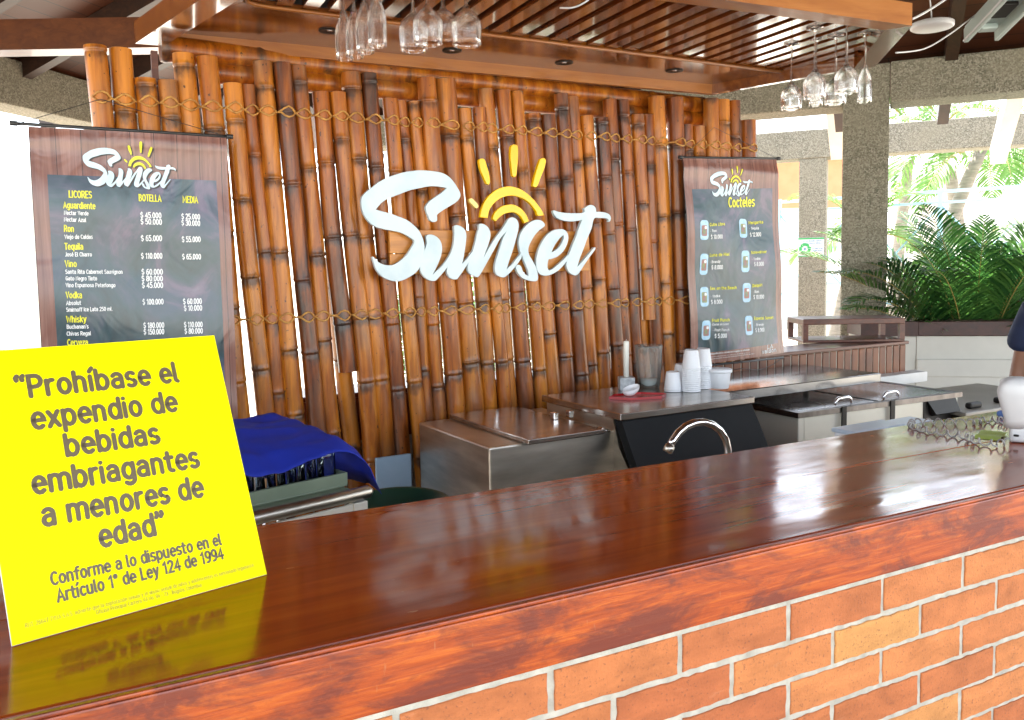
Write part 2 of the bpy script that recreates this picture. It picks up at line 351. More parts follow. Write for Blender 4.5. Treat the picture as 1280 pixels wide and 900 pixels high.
class MB:
    def __init__(s): s.v, s.f, s.m, s.sm, s.c, s.uv = [], [], [], [], [], {}
    def add(s, verts, faces, mi=0, smooth=False, colr=(0, .5, 0)):
        b = len(s.v)
        s.v += [Vector(p) for p in verts]
        s.c += colr if isinstance(colr, list) else [colr]*len(verts)
        for f in faces:
            s.f.append([b+i for i in f]); s.m.append(mi); s.sm.append(smooth)
        return b
    def box(s, fr, a, b, mi=0, colr=(0, .5, 0), bev=0):
        (x0, y0, z0), (x1, y1, z1) = a, b
        if bev:
            return s.rbox(fr, a, b, bev, mi, colr)
        p = [fr(x, y, z) for z in (z0, z1) for x, y in ((x0, y0), (x1, y0), (x1, y1), (x0, y1))]
        s.add(p, [(0, 3, 2, 1), (4, 5, 6, 7), (0, 1, 5, 4), (1, 2, 6, 5), (2, 3, 7, 6), (3, 0, 4, 7)], mi, False, colr)
    def rbox(s, fr, a, b, r, mi=0, colr=(0, .5, 0), seg=2):
        bm = bmesh.new(); bmesh.ops.create_cube(bm, size=1)
        c = [(p+q)/2 for p, q in zip(a, b)]; d = [q-p for p, q in zip(a, b)]
        for v in bm.verts: v.co = Vector([c[i]+v.co[i]*d[i] for i in range(3)])
        bmesh.ops.bevel(bm, geom=bm.edges[:], offset=r, segments=seg, affect='EDGES', profile=.5)
        bm.verts.index_update()
        s.add([fr(*v.co) for v in bm.verts], [[v.index for v in f.verts] for f in bm.faces], mi, False, colr)
        bm.free()
    def prism(s, fr, poly, w0, w1, mi=0, mi_side=None, smooth=False, bev=0):
        n = len(poly)
        ar = sum(poly[i][0]*poly[(i+1) % n][1]-poly[(i+1) % n][0]*poly[i][1] for i in range(n))
        if ar < 0: poly = poly[::-1]
        p = [fr(u, v, w0) for u, v in poly] + [fr(u, v, w1) for u, v in poly]
        b = s.add(p, [list(range(n, 2*n)), list(range(n-1, -1, -1))], mi)
        s.add([], [])
        for i in range(n):
            j = (i+1) % n
            s.f.append([b+i, b+j, b+n+j, b+n+i]); s.m.append(mi if mi_side is None else mi_side); s.sm.append(smooth)
    def tube(s, pts, rad, seg=8, mi=0, caps=True, colr=(0, .5, 0), closed=False):
        pts = [Vector(p) for p in pts]; n = len(pts)
        if not isinstance(rad, (list, tuple)): rad = [rad]*n
        t0 = (pts[1]-pts[0]).normalized()
        up = Vector((0, 0, 1)) if abs(t0.z) < .9 else Vector((1, 0, 0))
        nx = t0.cross(up).normalized(); vs_, cs = [], []
        for i, p in enumerate(pts):
            t = (pts[min(i+1, n-1)]-pts[max(i-1, 0)]).normalized()
            nx = (nx - t*nx.dot(t)).normalized(); ny = t.cross(nx)
            for k in range(seg):
                a = 2*math.pi*k/seg; vs_.append(p+(nx*math.cos(a)+ny*math.sin(a))*rad[i])
                cs.append(colr[i] if isinstance(colr, list) else colr)
        fs = []
        for i in range(n-1):
            for k in range(seg):
                k2 = (k+1) % seg; fs.append((i*seg+k, i*seg+k2, (i+1)*seg+k2, (i+1)*seg+k))
        b = s.add(vs_, fs, mi, True, cs)
        if caps:
            s.f.append([b+k for k in range(seg)][::-1]); s.m.append(mi); s.sm.append(False)
            s.f.append([b+(n-1)*seg+k for k in range(seg)]); s.m.append(mi); s.sm.append(False)
        return b
    def lathe(s, o, prof, seg=24, mi=0, ax=Vector((0, 0, 1)), sx=1, sy=1, smooth=True, wob=None):
        o = Vector(o); b0 = []
        vs_ = []
        for (r, z) in prof:
            for k in range(seg):
                a = 2*math.pi*k/seg; rr = r*(wob(a, z) if wob else 1)
                vs_.append(o+Vector((rr*math.cos(a)*sx, rr*math.sin(a)*sy, z)))
        fs = []
        for i in range(len(prof)-1):
            for k in range(seg):
                k2 = (k+1) % seg; fs.append((i*seg+k, i*seg+k2, (i+1)*seg+k2, (i+1)*seg+k))
        b = s.add(vs_, fs, mi, smooth)
        if prof[0][0] > 1e-4: s.f.append([b+k for k in range(seg)][::-1]); s.m.append(mi); s.sm.append(False)
        if prof[-1][0] > 1e-4: s.f.append([b+(len(prof)-1)*seg+k for k in range(seg)]); s.m.append(mi); s.sm.append(False)
    def mesh(s, me, fn, mi=0, flip=False):
        s.add([fn(v.co) for v in me.vertices], [list(p.vertices)[::-1] if flip else list(p.vertices) for p in me.polygons], mi)

def link(name, mb, mats, parent=None, loc=None, smooth_angle=None):
    """one mesh object; geometry given in world coordinates, origin at loc (or the parent's base)"""
    base = Vector((0, 0, 0)); p = parent
    off = Vector(loc) if loc is not None else Vector((0, 0, 0))
    while p is not None: base = base + p.location; p = p.parent
    org = off if loc is not None else base
    me = bpy.data.meshes.new(name); me.from_pydata([v-org for v in mb.v], [], mb.f)
    mats = mats if isinstance(mats, (list, tuple)) else [mats]
    for m in mats: me.materials.append(MT[m] if isinstance(m, str) else m)
    me.polygons.foreach_set('material_index', mb.m); me.polygons.foreach_set('use_smooth', mb.sm)
    ca = me.color_attributes.new('cane', 'FLOAT_COLOR', 'POINT')
    ca.data.foreach_set('color', [x for c in mb.c for x in (c[0], c[1], c[2], 1)])
    if mb.uv:
        uvl = me.uv_layers.new(name='UVMap')
        for lp in me.loops: uvl.data[lp.index].uv = mb.uv.get(lp.vertex_index, (0, 0))
    me.validate(); me.update()
    o = bpy.data.objects.new(name, me); col.objects.link(o)
    o.location = org-base if parent is not None else org
    if parent is not None: o.parent = parent
    return o
def tag(o, label=None, cat=None, group=None, kind=None):
    for k, v in (('label', label), ('category', cat), ('group', group), ('kind', kind)):
        if v: o[k] = v
    return o
def thing(name, loc, label, cat, group=None):
    o = bpy.data.objects.new(name, None); col.objects.link(o); o.location = loc; o.empty_display_size = .1
    return tag(o, label, cat, group)
def copy_tree(o, parent=None):
    c = o.copy(); col.objects.link(c)
    if parent is not None: c.parent = parent
    for ch in list(o.children): copy_tree(ch, c)
    return c

# ------------------------------------------------------------------ text and logo outlines
def curve_mesh(cu):
    o = bpy.data.objects.new('tmp', cu); col.objects.link(o)
    dg = bpy.context.evaluated_depsgraph_get(); me = bpy.data.meshes.new_from_object(o.evaluated_get(dg))
    bpy.data.objects.remove(o); bpy.data.curves.remove(cu)
    return me

# ------------------------------------------------------------------ rounded stroke lettering (x height 5, capitals 7)
def EL(cx, cy, rx, ry, a0, a1, n=None):
    n = n or max(3, int(abs(a1-a0)/22)); return [(cx+rx*math.cos(R(a0+(a1-a0)*k/n)), cy+ry*math.sin(R(a0+(a1-a0)*k/n))) for k in range(n+1)]
def _glyphs():
    G = {}
    def g(ch, w, *st): G[ch] = (w, st)
    dot = lambda x, y: [(x, y), (x, y+.02)]
    g(' ', 2.0)
    g('a', 4.2, [(.7, 4.25)]+EL(2.0, 3.35, 1.5, 1.65, 120, 0)+[(3.5, 0)], [(3.5, 2.9), (2.0, 2.9)]+EL(1.9, 1.45, 1.4, 1.45, 90, 270)+[(2.6, .15), (3.5, .9)])
    bowl = lambda: EL(2.15, 2.5, 1.65, 2.5, 0, 360)
    g('b', 4.3, [(.5, 7), (.5, 0)], bowl()); g('d', 4.3, [(3.8, 7), (3.8, 0)], bowl())
    g('p', 4.3, [(.5, 5), (.5, -2)], bowl()); g('q', 4.3, [(3.8, 5), (3.8, -2)], bowl())
    g('o', 4.3, bowl()); g('ó', 4.3, bowl(), [(2.0, 6), (2.9, 7.2)])
    g('g', 4.3, bowl(), [(3.8, 5), (3.8, -.4)]+EL(2.2, -.5, 1.6, 1.6, -20, -140))
    g('c', 3.7, EL(2.15, 2.5, 1.65, 2.5, 50, 310)); g('e', 4.1, [(.6, 2.6), (3.7, 2.6)]+EL(2.1, 2.6, 1.6, 2.4, 0, 180)+EL(2.15, 2.5, 1.65, 2.5, 180, 310)); g('é', 4.1, *(G['e'][1]+([(2.0, 6), (2.9, 7.2)],)))
    g('f', 2.9, EL(2.6, 5.6, 1.3, 1.4, 75, 180)+[(1.3, 0)], [(.2, 4.7), (2.6, 4.7)])
    arch = lambda x0: [(x0, 3.2)]+EL(x0+1.45, 3.4, 1.45, 1.6, 180, 0)+[(x0+2.9, 0)]
    g('h', 4.2, [(.5, 7), (.5, 0)], arch(.5)); g('n', 4.2, [(.5, 5), (.5, 0)], arch(.5)); g('ñ', 4.2, *(G['n'][1]+([(1, 6.2), (1.6, 6.6), (2.4, 6.2), (3, 6.6)],)))
    g('m', 6.6, [(.5, 5), (.5, 0)], [(.5, 3.2)]+EL(1.9, 3.5, 1.4, 1.5, 180, 0)+[(3.3, 0)], [(3.3, 3.2)]+EL(4.7, 3.5, 1.4, 1.5, 180, 0)+[(6.1, 0)])
    g('i', 1.2, [(.5, 5), (.5, 0)], dot(.5, 6.7)); g('í', 1.3, [(.5, 5), (.5, 0)], [(.5, 6.7), (1.4, 7.9)]); g('j', 1.4, [(.8, 5), (.8, -1)]+EL(-.2, -1, 1, 1, 0, -90), dot(.8, 6.7))
    g('k', 3.9, [(.5, 7), (.5, 0)], [(3.3, 5), (.6, 2.2)], [(1.6, 3.2), (3.4, 0)]); g('l', 1.5, [(.5, 7), (.5, 1)]+EL(1.3, 1, .8, 1, 180, 260))
    g('r', 2.8, [(.5, 5), (.5, 0)], [(.5, 3)]+EL(2.1, 3.2, 1.6, 1.8, 180, 80)); g('s', 3.5, EL(1.75, 3.7, 1.3, 1.3, 40, 270, 8)+EL(1.7, 1.2, 1.35, 1.2, 90, -140, 8))
    g('t', 2.9, [(1.1, 6.6), (1.1, 1.2)]+EL(2.2, 1.2, 1.1, 1.2, 180, 280), [(.1, 4.8), (2.5, 4.8)]); g('u', 4.2, [(.5, 5), (.5, 1.7)]+EL(1.95, 1.6, 1.45, 1.6, 180, 360)+[(3.4, 5)], [(3.4, 2), (3.4, 0)])
    g('v', 3.8, [(.4, 5), (1.9, 0), (3.4, 5)]); g('w', 5.6, [(.4, 5), (1.6, 0), (2.8, 4.4), (4, 0), (5.2, 5)]); g('x', 3.7, [(.4, 5), (3.3, 0)], [(3.3, 5), (.4, 0)])
    g('y', 3.8, [(.4, 5), (1.95, .2)], [(3.4, 5), (1.6, -1.2), (.7, -2)]); g('z', 3.5, [(.5, 4.9), (3.1, 4.9), (.4, .1), (3.2, .1)])
    g('A', 4.9, [(.4, 0), (2.45, 7), (4.5, 0)], [(1.2, 2.3), (3.7, 2.3)]); g('B', 4.5, [(.5, 0), (.5, 7), (2.1, 7)]+EL(2.1, 5.3, 1.5, 1.7, 90, -90)+[(.6, 3.6)], [(2.1, 3.6)]+EL(2.2, 1.8, 1.8, 1.8, 90, -90)+[(.5, 0)])
    g('C', 4.4, EL(2.6, 3.5, 2.1, 3.5, 50, 310)); g('D', 4.8, [(.5, 0), (.5, 7), (1.8, 7)]+EL(1.8, 3.5, 2.4, 3.5, 90, -90)+[(.5, 0)]); g('E', 3.9, [(3.5, 7), (.5, 7), (.5, 0), (3.5, 0)], [(.5, 3.6), (3, 3.6)])
    g('F', 3.7, [(3.4, 7), (.5, 7), (.5, 0)], [(.5, 3.6), (2.9, 3.6)]); g('G', 4.8, EL(2.6, 3.5, 2.1, 3.5, 50, 340)+[(4.5, 3.2), (2.8, 3.2)]); g('H', 4.9, [(.5, 7), (.5, 0)], [(4.3, 7), (4.3, 0)], [(.5, 3.6), (4.3, 3.6)])
    g('I', 1.2, [(.5, 7), (.5, 0)]); g('J', 3.4, [(2.7, 7), (2.7, 1.6)]+EL(1.5, 1.5, 1.2, 1.5, 0, -150)); g('K', 4.4, [(.5, 7), (.5, 0)], [(4, 7), (.6, 3.2)], [(1.6, 4.2), (4.1, 0)]); g('L', 3.6, [(.5, 7), (.5, 0), (3.3, 0)])
    g('M', 5.8, [(.5, 0), (.6, 7), (2.9, 2), (5.2, 7), (5.3, 0)]); g('N', 5.0, [(.5, 0), (.5, 7), (4.4, 0), (4.4, 7)]); g('O', 5.2, EL(2.6, 3.5, 2.1, 3.5, 0, 360)); g('P', 4.4, [(.5, 0), (.5, 7), (2.2, 7)]+EL(2.2, 5.1, 1.75, 1.9, 90, -90)+[(.5, 3.2)])
    g('Q', 5.2, EL(2.6, 3.5, 2.1, 3.5, 0, 360), [(3, 1.5), (4.7, -.4)]); g('R', 4.5, [(.5, 0), (.5, 7), (2.2, 7)]+EL(2.2, 5.2, 1.65, 1.8, 90, -90)+[(.5, 3.4)], [(2.2, 3.4), (4, 0)]); g('S', 4.2, EL(2.1, 5.25, 1.6, 1.75, 40, 270, 8)+EL(2.1, 1.75, 1.7, 1.75, 90, -140, 8))
    g('T', 4.2, [(.3, 7), (3.9, 7)], [(2.1, 7), (2.1, 0)]); g('U', 4.8, [(.5, 7), (.5, 2)]+EL(2.4, 2, 1.9, 2, 180, 360)+[(4.3, 7)]); g('V', 4.6, [(.4, 7), (2.3, 0), (4.2, 7)]); g('W', 6.6, [(.4, 7), (1.8, 0), (3.3, 5.6), (4.8, 0), (6.2, 7)])
    g('X', 4.4, [(.4, 7), (4, 0)], [(4, 7), (.4, 0)]); g('Y', 4.4, [(.4, 7), (2.2, 3.4), (4, 7)], [(2.2, 3.4), (2.2, 0)]); g('Z', 4.2, [(.5, 7), (3.8, 7), (.4, 0), (3.9, 0)])
    g('0', 4.3, EL(2.15, 3.5, 1.7, 3.5, 0, 360)); g('1', 2.9, [(.5, 5.6), (1.9, 7), (1.9, 0)]); g('2', 4.1, EL(2.0, 5.2, 1.6, 1.8, 165, -25)+[(.5, 0), (3.7, 0)]); g('3', 4.0, EL(1.8, 5.3, 1.5, 1.7, 150, -90)+EL(1.8, 1.8, 1.8, 1.8, 90, -150))
    g('4', 4.3, [(3.1, 0), (3.1, 7), (.4, 2), (4.1, 2)]); g('5', 4.0, [(3.4, 7), (.8, 7), (.7, 4)]+EL(1.8, 2.2, 1.8, 2.2, 120, -140)); g('6', 4.2, [(3.2, 6.9)]+EL(2.6, 3.4, 2.1, 3.5, 110, 185)+EL(2.1, 2.1, 1.65, 2.1, 180, -180)); g('7', 3.9, [(.4, 7), (3.6, 7), (1.4, 0)])
    g('8', 4.2, EL(2.1, 5.3, 1.45, 1.7, -90, 270), EL(2.1, 1.8, 1.7, 1.8, 90, 450)); g('9', 4.2, [(1, .1)]+EL(1.6, 3.6, 2.1, 3.5, -70, 5)+EL(2.1, 4.9, 1.65, 2.1, 0, 360))
    g('$', 4.0, EL(2.0, 5.0, 1.5, 1.5, 40, 270, 8)+EL(2.0, 2.0, 1.6, 1.5, 90, -140, 8), [(2, 7.4), (2, 6.5)], [(2, .5), (2, -.5)])
    g('.', 1.3, dot(.6, .1)); g(',', 1.3, [(.7, .2), (.4, -1)]); g("'", 1.2, [(.6, 7), (.6, 5.8)]); g('•', 2.2, dot(1, 2.6), dot(1.1, 2.8)); g('*', 2.6, [(1.2, 7), (1.2, 5)], [(.4, 6.5), (2, 5.5)], [(2, 6.5), (.4, 5.5)])
    g('-', 2.6, [(.5, 2.8), (2.1, 2.8)]); g('(', 2, EL(2.4, 3, 1.9, 4.4, 130, 230)); g(')', 2, EL(-.5, 3, 1.9, 4.4, 50, -50)); g('°', 2.4, EL(1.2, 6.1, .8, .9, 0, 360))
    g('“', 3.2, [(1.2, 7.3), (.75, 6.6), (.9, 5.8)], [(2.9, 7.3), (2.45, 6.6), (2.6, 5.8)]); g('”', 3.2, [(.7, 7.2), (.9, 6.4), (.4, 5.6)], [(2.4, 7.2), (2.6, 6.4), (2.1, 5.6)])
    return G
GLYPH = _glyphs()
def put_text(mb, fr, body, p0, p1, cap, mi=0, bold=.012, w=.0015, spacing=1.0, warp=None, shear=0, wt=None):
    """one line of print, baseline from p0 to p1 (frame units), capitals cap high; rounded strokes wt wide (glyph units)"""
    wt = wt if wt is not None else (1.4 if bold >= .01 else .85)
    x = 0; strokes = []
    for ch in body:
        gw, st = GLYPH.get(ch, GLYPH['o'])
        for s in st: strokes.append([(px+x, py) for px, py in s])
        x += gw+.75
    xs = [p[0] for s in strokes for p in s]; x0, x1 = min(xs)-wt/2, max(xs)+wt/2
    du, dv = p1[0]-p0[0], p1[1]-p0[1]; L = math.hypot(du, dv); cx, cyy = du/L, dv/L
    kx, ky = L/(x1-x0), cap/(7+wt*.5); hx = wt/2*ky; 
    if kx < ky: hx = wt/2*(kx+ky)/2
    def loc(px, py): return ((px-x0)*kx+shear*py*ky, py*ky)
    for si, s in enumerate(strokes):
        P = [loc(*p) for p in s]; Q = [P[0]]
        for p in P[1:]:
            if math.hypot(p[0]-Q[-1][0], p[1]-Q[-1][1]) > 1e-7: Q.append(p)
        n = len(Q); closed = n > 4 and math.hypot(Q[0][0]-Q[-1][0], Q[0][1]-Q[-1][1]) < hx*.1
        Lf, Rt = [], []
        tg = []
        for i in range(n):
            a, b = Q[max(i-1, 0)], Q[min(i+1, n-1)]
            if closed and i in (0, n-1): a, b = Q[-2], Q[1]
            d0 = (Q[i][0]-a[0], Q[i][1]-a[1]); d1 = (b[0]-Q[i][0], b[1]-Q[i][1])
            def nm(d): 
                q = math.hypot(*d); return (d[0]/q, d[1]/q) if q > 1e-9 else None
            u, v = nm(d0), nm(d1); u = u or v; v = v or u
            t = nm((u[0]+v[0], u[1]+v[1])) or u; c = max(.55, u[0]*t[0]+u[1]*t[1])
            k = hx/c; Lf.append((Q[i][0]-t[1]*k, Q[i][1]+t[0]*k)); Rt.append((Q[i][0]+t[1]*k, Q[i][1]-t[0]*k)); tg.append(t)
        def cap_(c, t, sgn):
            out = []
            for k in range(1, 4):
                a = math.pi*k/4; ca, sa = math.cos(a), math.sin(a)
                out.append((c[0]+hx*(-t[1]*ca*sgn+t[0]*sa*sgn), c[1]+hx*(t[0]*ca*sgn+t[1]*sa*sgn)))
            return out
        wz = w+si % 7*.00004
        def W(p):
            u, v = p0[0]+p[0]*cx-p[1]*cyy, p0[1]+p[0]*cyy+p[1]*cx
            return fr(u, v, wz+(warp(u, v) if warp else 0))
        b = mb.add([W(p) for p in Rt]+[W(p) for p in Lf], [(i, i+1, n+i+1, n+i) for i in range(n-1)], mi)
        if not closed:
            for (idx, sgn) in ((n-1, 1), (0, -1)):
                c = cap_(Q[idx], tg[idx], sgn); f = [Rt[idx]]+c[::-1]+[Lf[idx]] if sgn > 0 else [Lf[idx]]+c[::-1]+[Rt[idx]]
                mb.add([W(p) for p in f], [list(range(len(f)))], mi)
def smooth_loop(pts, sub=4):
    n = len(pts); out = []
    for i in range(n):
        p0, p1, p2, p3 = pts[i-1], pts[i], pts[(i+1) % n], pts[(i+2) % n]
        a = math.atan2(p1[1]-p0[1], p1[0]-p0[0]); b = math.atan2(p2[1]-p1[1], p2[0]-p1[0]); c = math.atan2(p3[1]-p2[1], p3[0]-p2[0])
        t1 = abs((b-a+math.pi) % (2*math.pi)-math.pi) > 1.35; t2 = abs((c-b+math.pi) % (2*math.pi)-math.pi) > 1.35
        m1 = (0, 0) if False else ((p2[0]-p0[0])/2, (p2[1]-p0[1])/2); m2 = ((p3[0]-p1[0])/2, (p3[1]-p1[1])/2)
        d = (p2[0]-p1[0], p2[1]-p1[1])
        L = math.hypot(*d)
        def lim(m): 
            q = math.hypot(*m); 
            return m if q <= L*1.2 else (m[0]*L*1.2/q, m[1]*L*1.2/q)
        m1 = d if t1 else lim(m1); m2 = d if t2 else lim(m2)
        for s in range(sub):
            t = s/sub; h00 = 2*t**3-3*t*t+1; h10 = t**3-2*t*t+t; h01 = -2*t**3+3*t*t; h11 = t**3-t*t
            out.append(tuple(h00*p1[k]+h10*m1[k]+h01*p2[k]+h11*m2[k] for k in (0, 1)))
    return out
def zl(x0, y0, s, pts): return [(x0+x/s, y0+y/s) for x, y in pts]
zA = lambda p: zl(440, 200, 5.625, p)
zB = lambda p: zl(540, 170, 7.5, p)
zC = lambda p: zl(560, 240, 7.5, p)
zD = lambda p: zl(630, 170, 7.5, p)
zE = lambda p: zl(640, 240, 7.5, p)
LOGO = [
 ('letter', [zA([(585,430),(562,438),(538,425),(525,395),(511,357),(508,330),(530,295),(570,265),(620,230),(655,200),(600,190),(545,187),(480,198),(400,215),(320,245),(250,272),(200,302),(158,350),(200,362),(260,378),(320,400),(380,425),(430,465),(465,505),(490,560),(500,620),(495,680),(475,740),(440,790),(390,825),(340,848),(290,853),(235,838),(190,810),(160,770),(142,720),(132,685),(139,678),(155,695),(180,720),(220,737),(270,738),(320,715),(370,670),(410,610),(427,572),(395,545),(340,515),(270,498),(200,485),(140,462),(100,425),(70,375),(57,320),(58,270),(80,235),(130,195),(190,150),(260,118),(340,92),(420,78),(480,75),(550,80),(620,92),(670,120),(710,165),(732,200),(750,235),(748,265),(725,295),(680,325),(630,355),(590,385),(588,410)])]),
 ('letter', [zA([(510,542),(518,528),(550,525),(590,545),(615,580),(622,630),(610,690),(585,750),(558,802),(610,755),(655,700),(688,640),(703,580),(708,520),(706,470),(720,459),(752,466),(782,492),(792,535),(786,600),(774,680),(764,728),(800,690),(832,645),(850,625),(845,660),(815,712),(780,765),(745,815),(725,838),(695,838),(668,820),(656,785),(660,752),(635,785),(600,825),(572,850),(530,845),(490,815),(468,770),(475,710),(492,650),(515,590)])]),
 ('letter', [zC([(270,312),(285,299),(322,304),(360,335),(381,388),(375,445),(348,530),(318,612),(370,520),(430,425),(490,345),(540,265),(560,245),(592,240),(628,262),(645,310),(636,380),(604,500),(565,620),(533,722),(590,668),(640,605),(668,570),(670,618),(630,680),(570,750),(520,795),(490,800),(450,785),(425,752),(421,700),(438,620),(470,520),(500,430),(527,374),(475,435),(425,525),(375,615),(322,710),(268,795),(225,787),(183,762),(167,715),(180,655),(210,570),(240,465),(256,390),(272,340)])]),
 ('letter', [zE([(290,312),(280,290),(255,270),(220,262),(180,270),(130,300),(85,350),(55,410),(45,480),(55,550),(80,615),(112,690),(133,745),(136,788),(105,770),(80,735),(68,700),(45,682),(25,688),(18,715),(40,765),(85,810),(150,833),(205,836),(224,815),(222,770),(205,705),(175,645),(148,600),(134,555),(140,510),(165,455),(200,400),(240,358),(278,330)])]),
 ('letter', [zE([(440,348),(480,360),(505,395),(510,440),(495,500),(460,560),(410,605),(350,630),(326,634),(316,680),(318,715),(332,735),(370,715),(430,665),(490,608),(512,585),(510,625),(480,670),(430,725),(370,765),(310,785),(265,780),(230,755),(212,710),(210,650),(220,580),(245,505),(285,435),(330,385),(385,355)]),
             zE([(466,405),(440,425),(400,475),(370,525),(355,563),(385,550),(425,515),(455,465),(468,428)])]),
 ('letter', [zE([(366,183),(375,174),(410,185),(480,197),(560,200),(640,198),(662,180),(652,155),(668,148),(685,135),(715,123),(745,130),(766,155),(772,186),(800,187),(850,193),(890,210),(908,245),(900,275),(888,283),(884,262),(860,250),(810,246),(752,252),(725,350),(690,430),(650,540),(615,630),(594,702),(650,640),(710,570),(750,520),(764,520),(760,540),(710,610),(655,690),(610,760),(585,780),(560,780),(520,755),(495,710),(493,660),(510,600),(540,520),(580,420),(615,320),(636,264),(600,272),(540,278),(470,272),(410,250),(380,220)])]),
 ('sun_arc', [zB([(435,765),(445,700),(475,620),(530,550),(600,500),(680,477)])+zD([(60,478),(130,498),(200,543),(270,610),(330,690),(358,745),(300,750),(283,710),(230,640),(165,592),(90,567)])+zB([(690,565),(620,590),(560,640),(520,700),(505,772)])]),
 ('sun_arc', [zB([(552,772),(575,715),(630,665),(700,645),(760,650),(820,685),(865,740),(890,800),(848,820),(833,788),(800,745),(750,720),(700,722),(650,738),(610,770),(580,802)])]),
 ('sun_ray', [zB([(425,245),(430,222),(455,215),(480,228),(500,290),(520,360),(528,430),(518,460),(498,452),(475,405),(440,320)])]),
 ('sun_ray', [zB([(722,115),(730,92),(755,83),(780,92),(788,120),(790,190),(782,290),(774,372),(755,390),(738,374),(728,290),(719,200)])]),
 ('sun_ray', [zD([(318,228),(332,213),(352,210),(371,222),(374,245),(362,300),(335,370),(302,455),(288,480),(268,482),(252,466),(258,430),(280,345)])]),
 ('sun_spark', [zB([(332,600),(340,588),(358,588),(385,612),(412,642),(418,664),(406,680),(388,675),(362,648),(338,622)])]),
]
def logo_mesh(loops, fn, depth, bevel=0.0, sub=4):
    """filled flat letter: loops in photo pixels, fn(px,py)->(u,v) in metres"""
    cu = bpy.data.curves.new('logo', 'CURVE'); cu.dimensions = '2D'; cu.fill_mode = 'BOTH' if depth else 'FRONT'
    for lp in loops:
        pts = [fn(*p) for p in smooth_loop(lp, sub)]
        sp = cu.splines.new('POLY'); sp.points.add(len(pts)-1)
        for q, (u, v) in zip(sp.points, pts): q.co = (u, v, 0, 1)
        sp.use_cyclic_u = True
    cu.extrude = depth/2
    if bevel: cu.bevel_depth = bevel; cu.bevel_resolution = 1; cu.offset = -bevel
    return curve_mesh(cu)

# ================================================================== SETTING
g = MB(); g.box(WORLD, (-120, -80, -.6), (160, 200, -.02)); tag(link('ground', g, 'sand'), kind='structure')
g = MB(); g.prism(WORLD, [(-4, -.6), (10, -.6), (10, 7.5), (5, 9.5), (-1, 9.5), (-5, 6)], -.02, 0.0); tag(link('floor', g, 'tile'), kind='structure')

# ---- kiosk roof: planes that rise inward from the ring beams, planks with rafters under them
def clip(poly, n, d):          # keep n.p <= d
    out = []
    for i in range(len(poly)):
        a, b = poly[i], poly[(i+1) % len(poly)]
        da, db = n[0]*a[0]+n[1]*a[1]-d, n[0]*b[0]+n[1]*b[1]-d
        if da <= 0: out.append(a)
        if da*db < 0:
            t = da/(da-db); out.append((a[0]+(b[0]-a[0])*t, a[1]+(b[1]-a[1])*t))
    return out
SL = .36
planes = [((.81, .585), (6.22, 4.72), 3.28), ((-.69, .723), (.2, 8.1), 3.42), ((.06, .998), (3, 9.6), 3.3), ((-1, 0), (-4.2, 3), 3.3), ((0, -1), (3, -.9), 3.3)]  # last plane: unseen front slope, its eave set to trim sky fill
rf = thing('kiosk_roof', (1.5, 4, 3.3), 'dark plank roof with rafters over the whole bar', 'roof')
plank = MB(); raft = []
for i, (n_, p_, z_) in enumerate(planes):
    d_ = n_[0]*p_[0]+n_[1]*p_[1]
    poly = [(-6, -6), (12, -6), (12, 12), (-6, 12)]
    poly = clip(poly, n_, d_+.5)
    for j, (m_, q_, y_) in enumerate(planes):
        if j == i: continue
        e_ = m_[0]*q_[0]+m_[1]*q_[1]
        # z_i <= z_j : z_i + SL*(d_-n.p) <= y_ + SL*(e_-m.p)
        poly = clip(poly, (m_[0]-n_[0], m_[1]-n_[1]), e_-d_+(y_-z_)/SL) if len(poly) > 2 else poly
    if len(poly) < 3: continue
    zf = lambda x, y: z_+SL*(d_-n_[0]*x-n_[1]*y)
    b = len(plank.v)
    pts = [(x, y, zf(x, y)) for x, y in poly]
    plank.add(pts, [list(range(len(pts)))]); 
    for k, (x, y) in enumerate(poly):
        plank.uv[b+k] = (x*-n_[1]+y*n_[0], x*n_[0]+y*n_[1])
    b2 = len(plank.v); plank.add([(x, y, z+.05) for x, y, z in pts], [list(range(len(pts)))[::-1]])
    for k, (x, y) in enumerate(poly): plank.uv[b2+k] = plank.uv[b+k]
    nn = len(pts)
    for k in range(nn): plank.f.append([b+(k+1) % nn, b+k, b2+k, b2+(k+1) % nn]); plank.m.append(0); plank.sm.append(False)
    tx, ty = -n_[1], n_[0]
    ts = [x*tx+y*ty for x, y in poly]
    t = math.floor(min(ts)/.85)*.85+.4
    while t < max(ts):
        seg = clip(clip(poly, (tx, ty), t+.01), (-tx, -ty), -t+.01)
        if len(seg) > 2:
            ds = [x*n_[0]+y*n_[1] for x, y in seg]; a_, c_ = min(ds), max(ds)
            if c_-a_ > .5: raft.append((n_, (tx, ty), t, a_, c_+.25, z_, d_))
        t += .85
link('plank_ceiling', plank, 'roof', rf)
for (n_, t_, t, a_, c_, z_, d_) in raft:
    m = MB(); L = math.hypot(1, SL)
    P = lambda s: Vector((n_[0]*s+t_[0]*t, n_[1]*s+t_[1]*t, z_+SL*(d_-s)))
    A, B = P(a_+.02), P(c_)
    ex = (B-A).normalized(); ey = Vector((t_[0], t_[1], 0)); ez = ex.cross(ey)
    if ez.z < 0: ez = -ez
    m.box(Frame(A, ex, ey, ez), (0, -.045, -.165), ((B-A).length, .045, -.004))
    link('rafter', m, 'darkwood', rf)

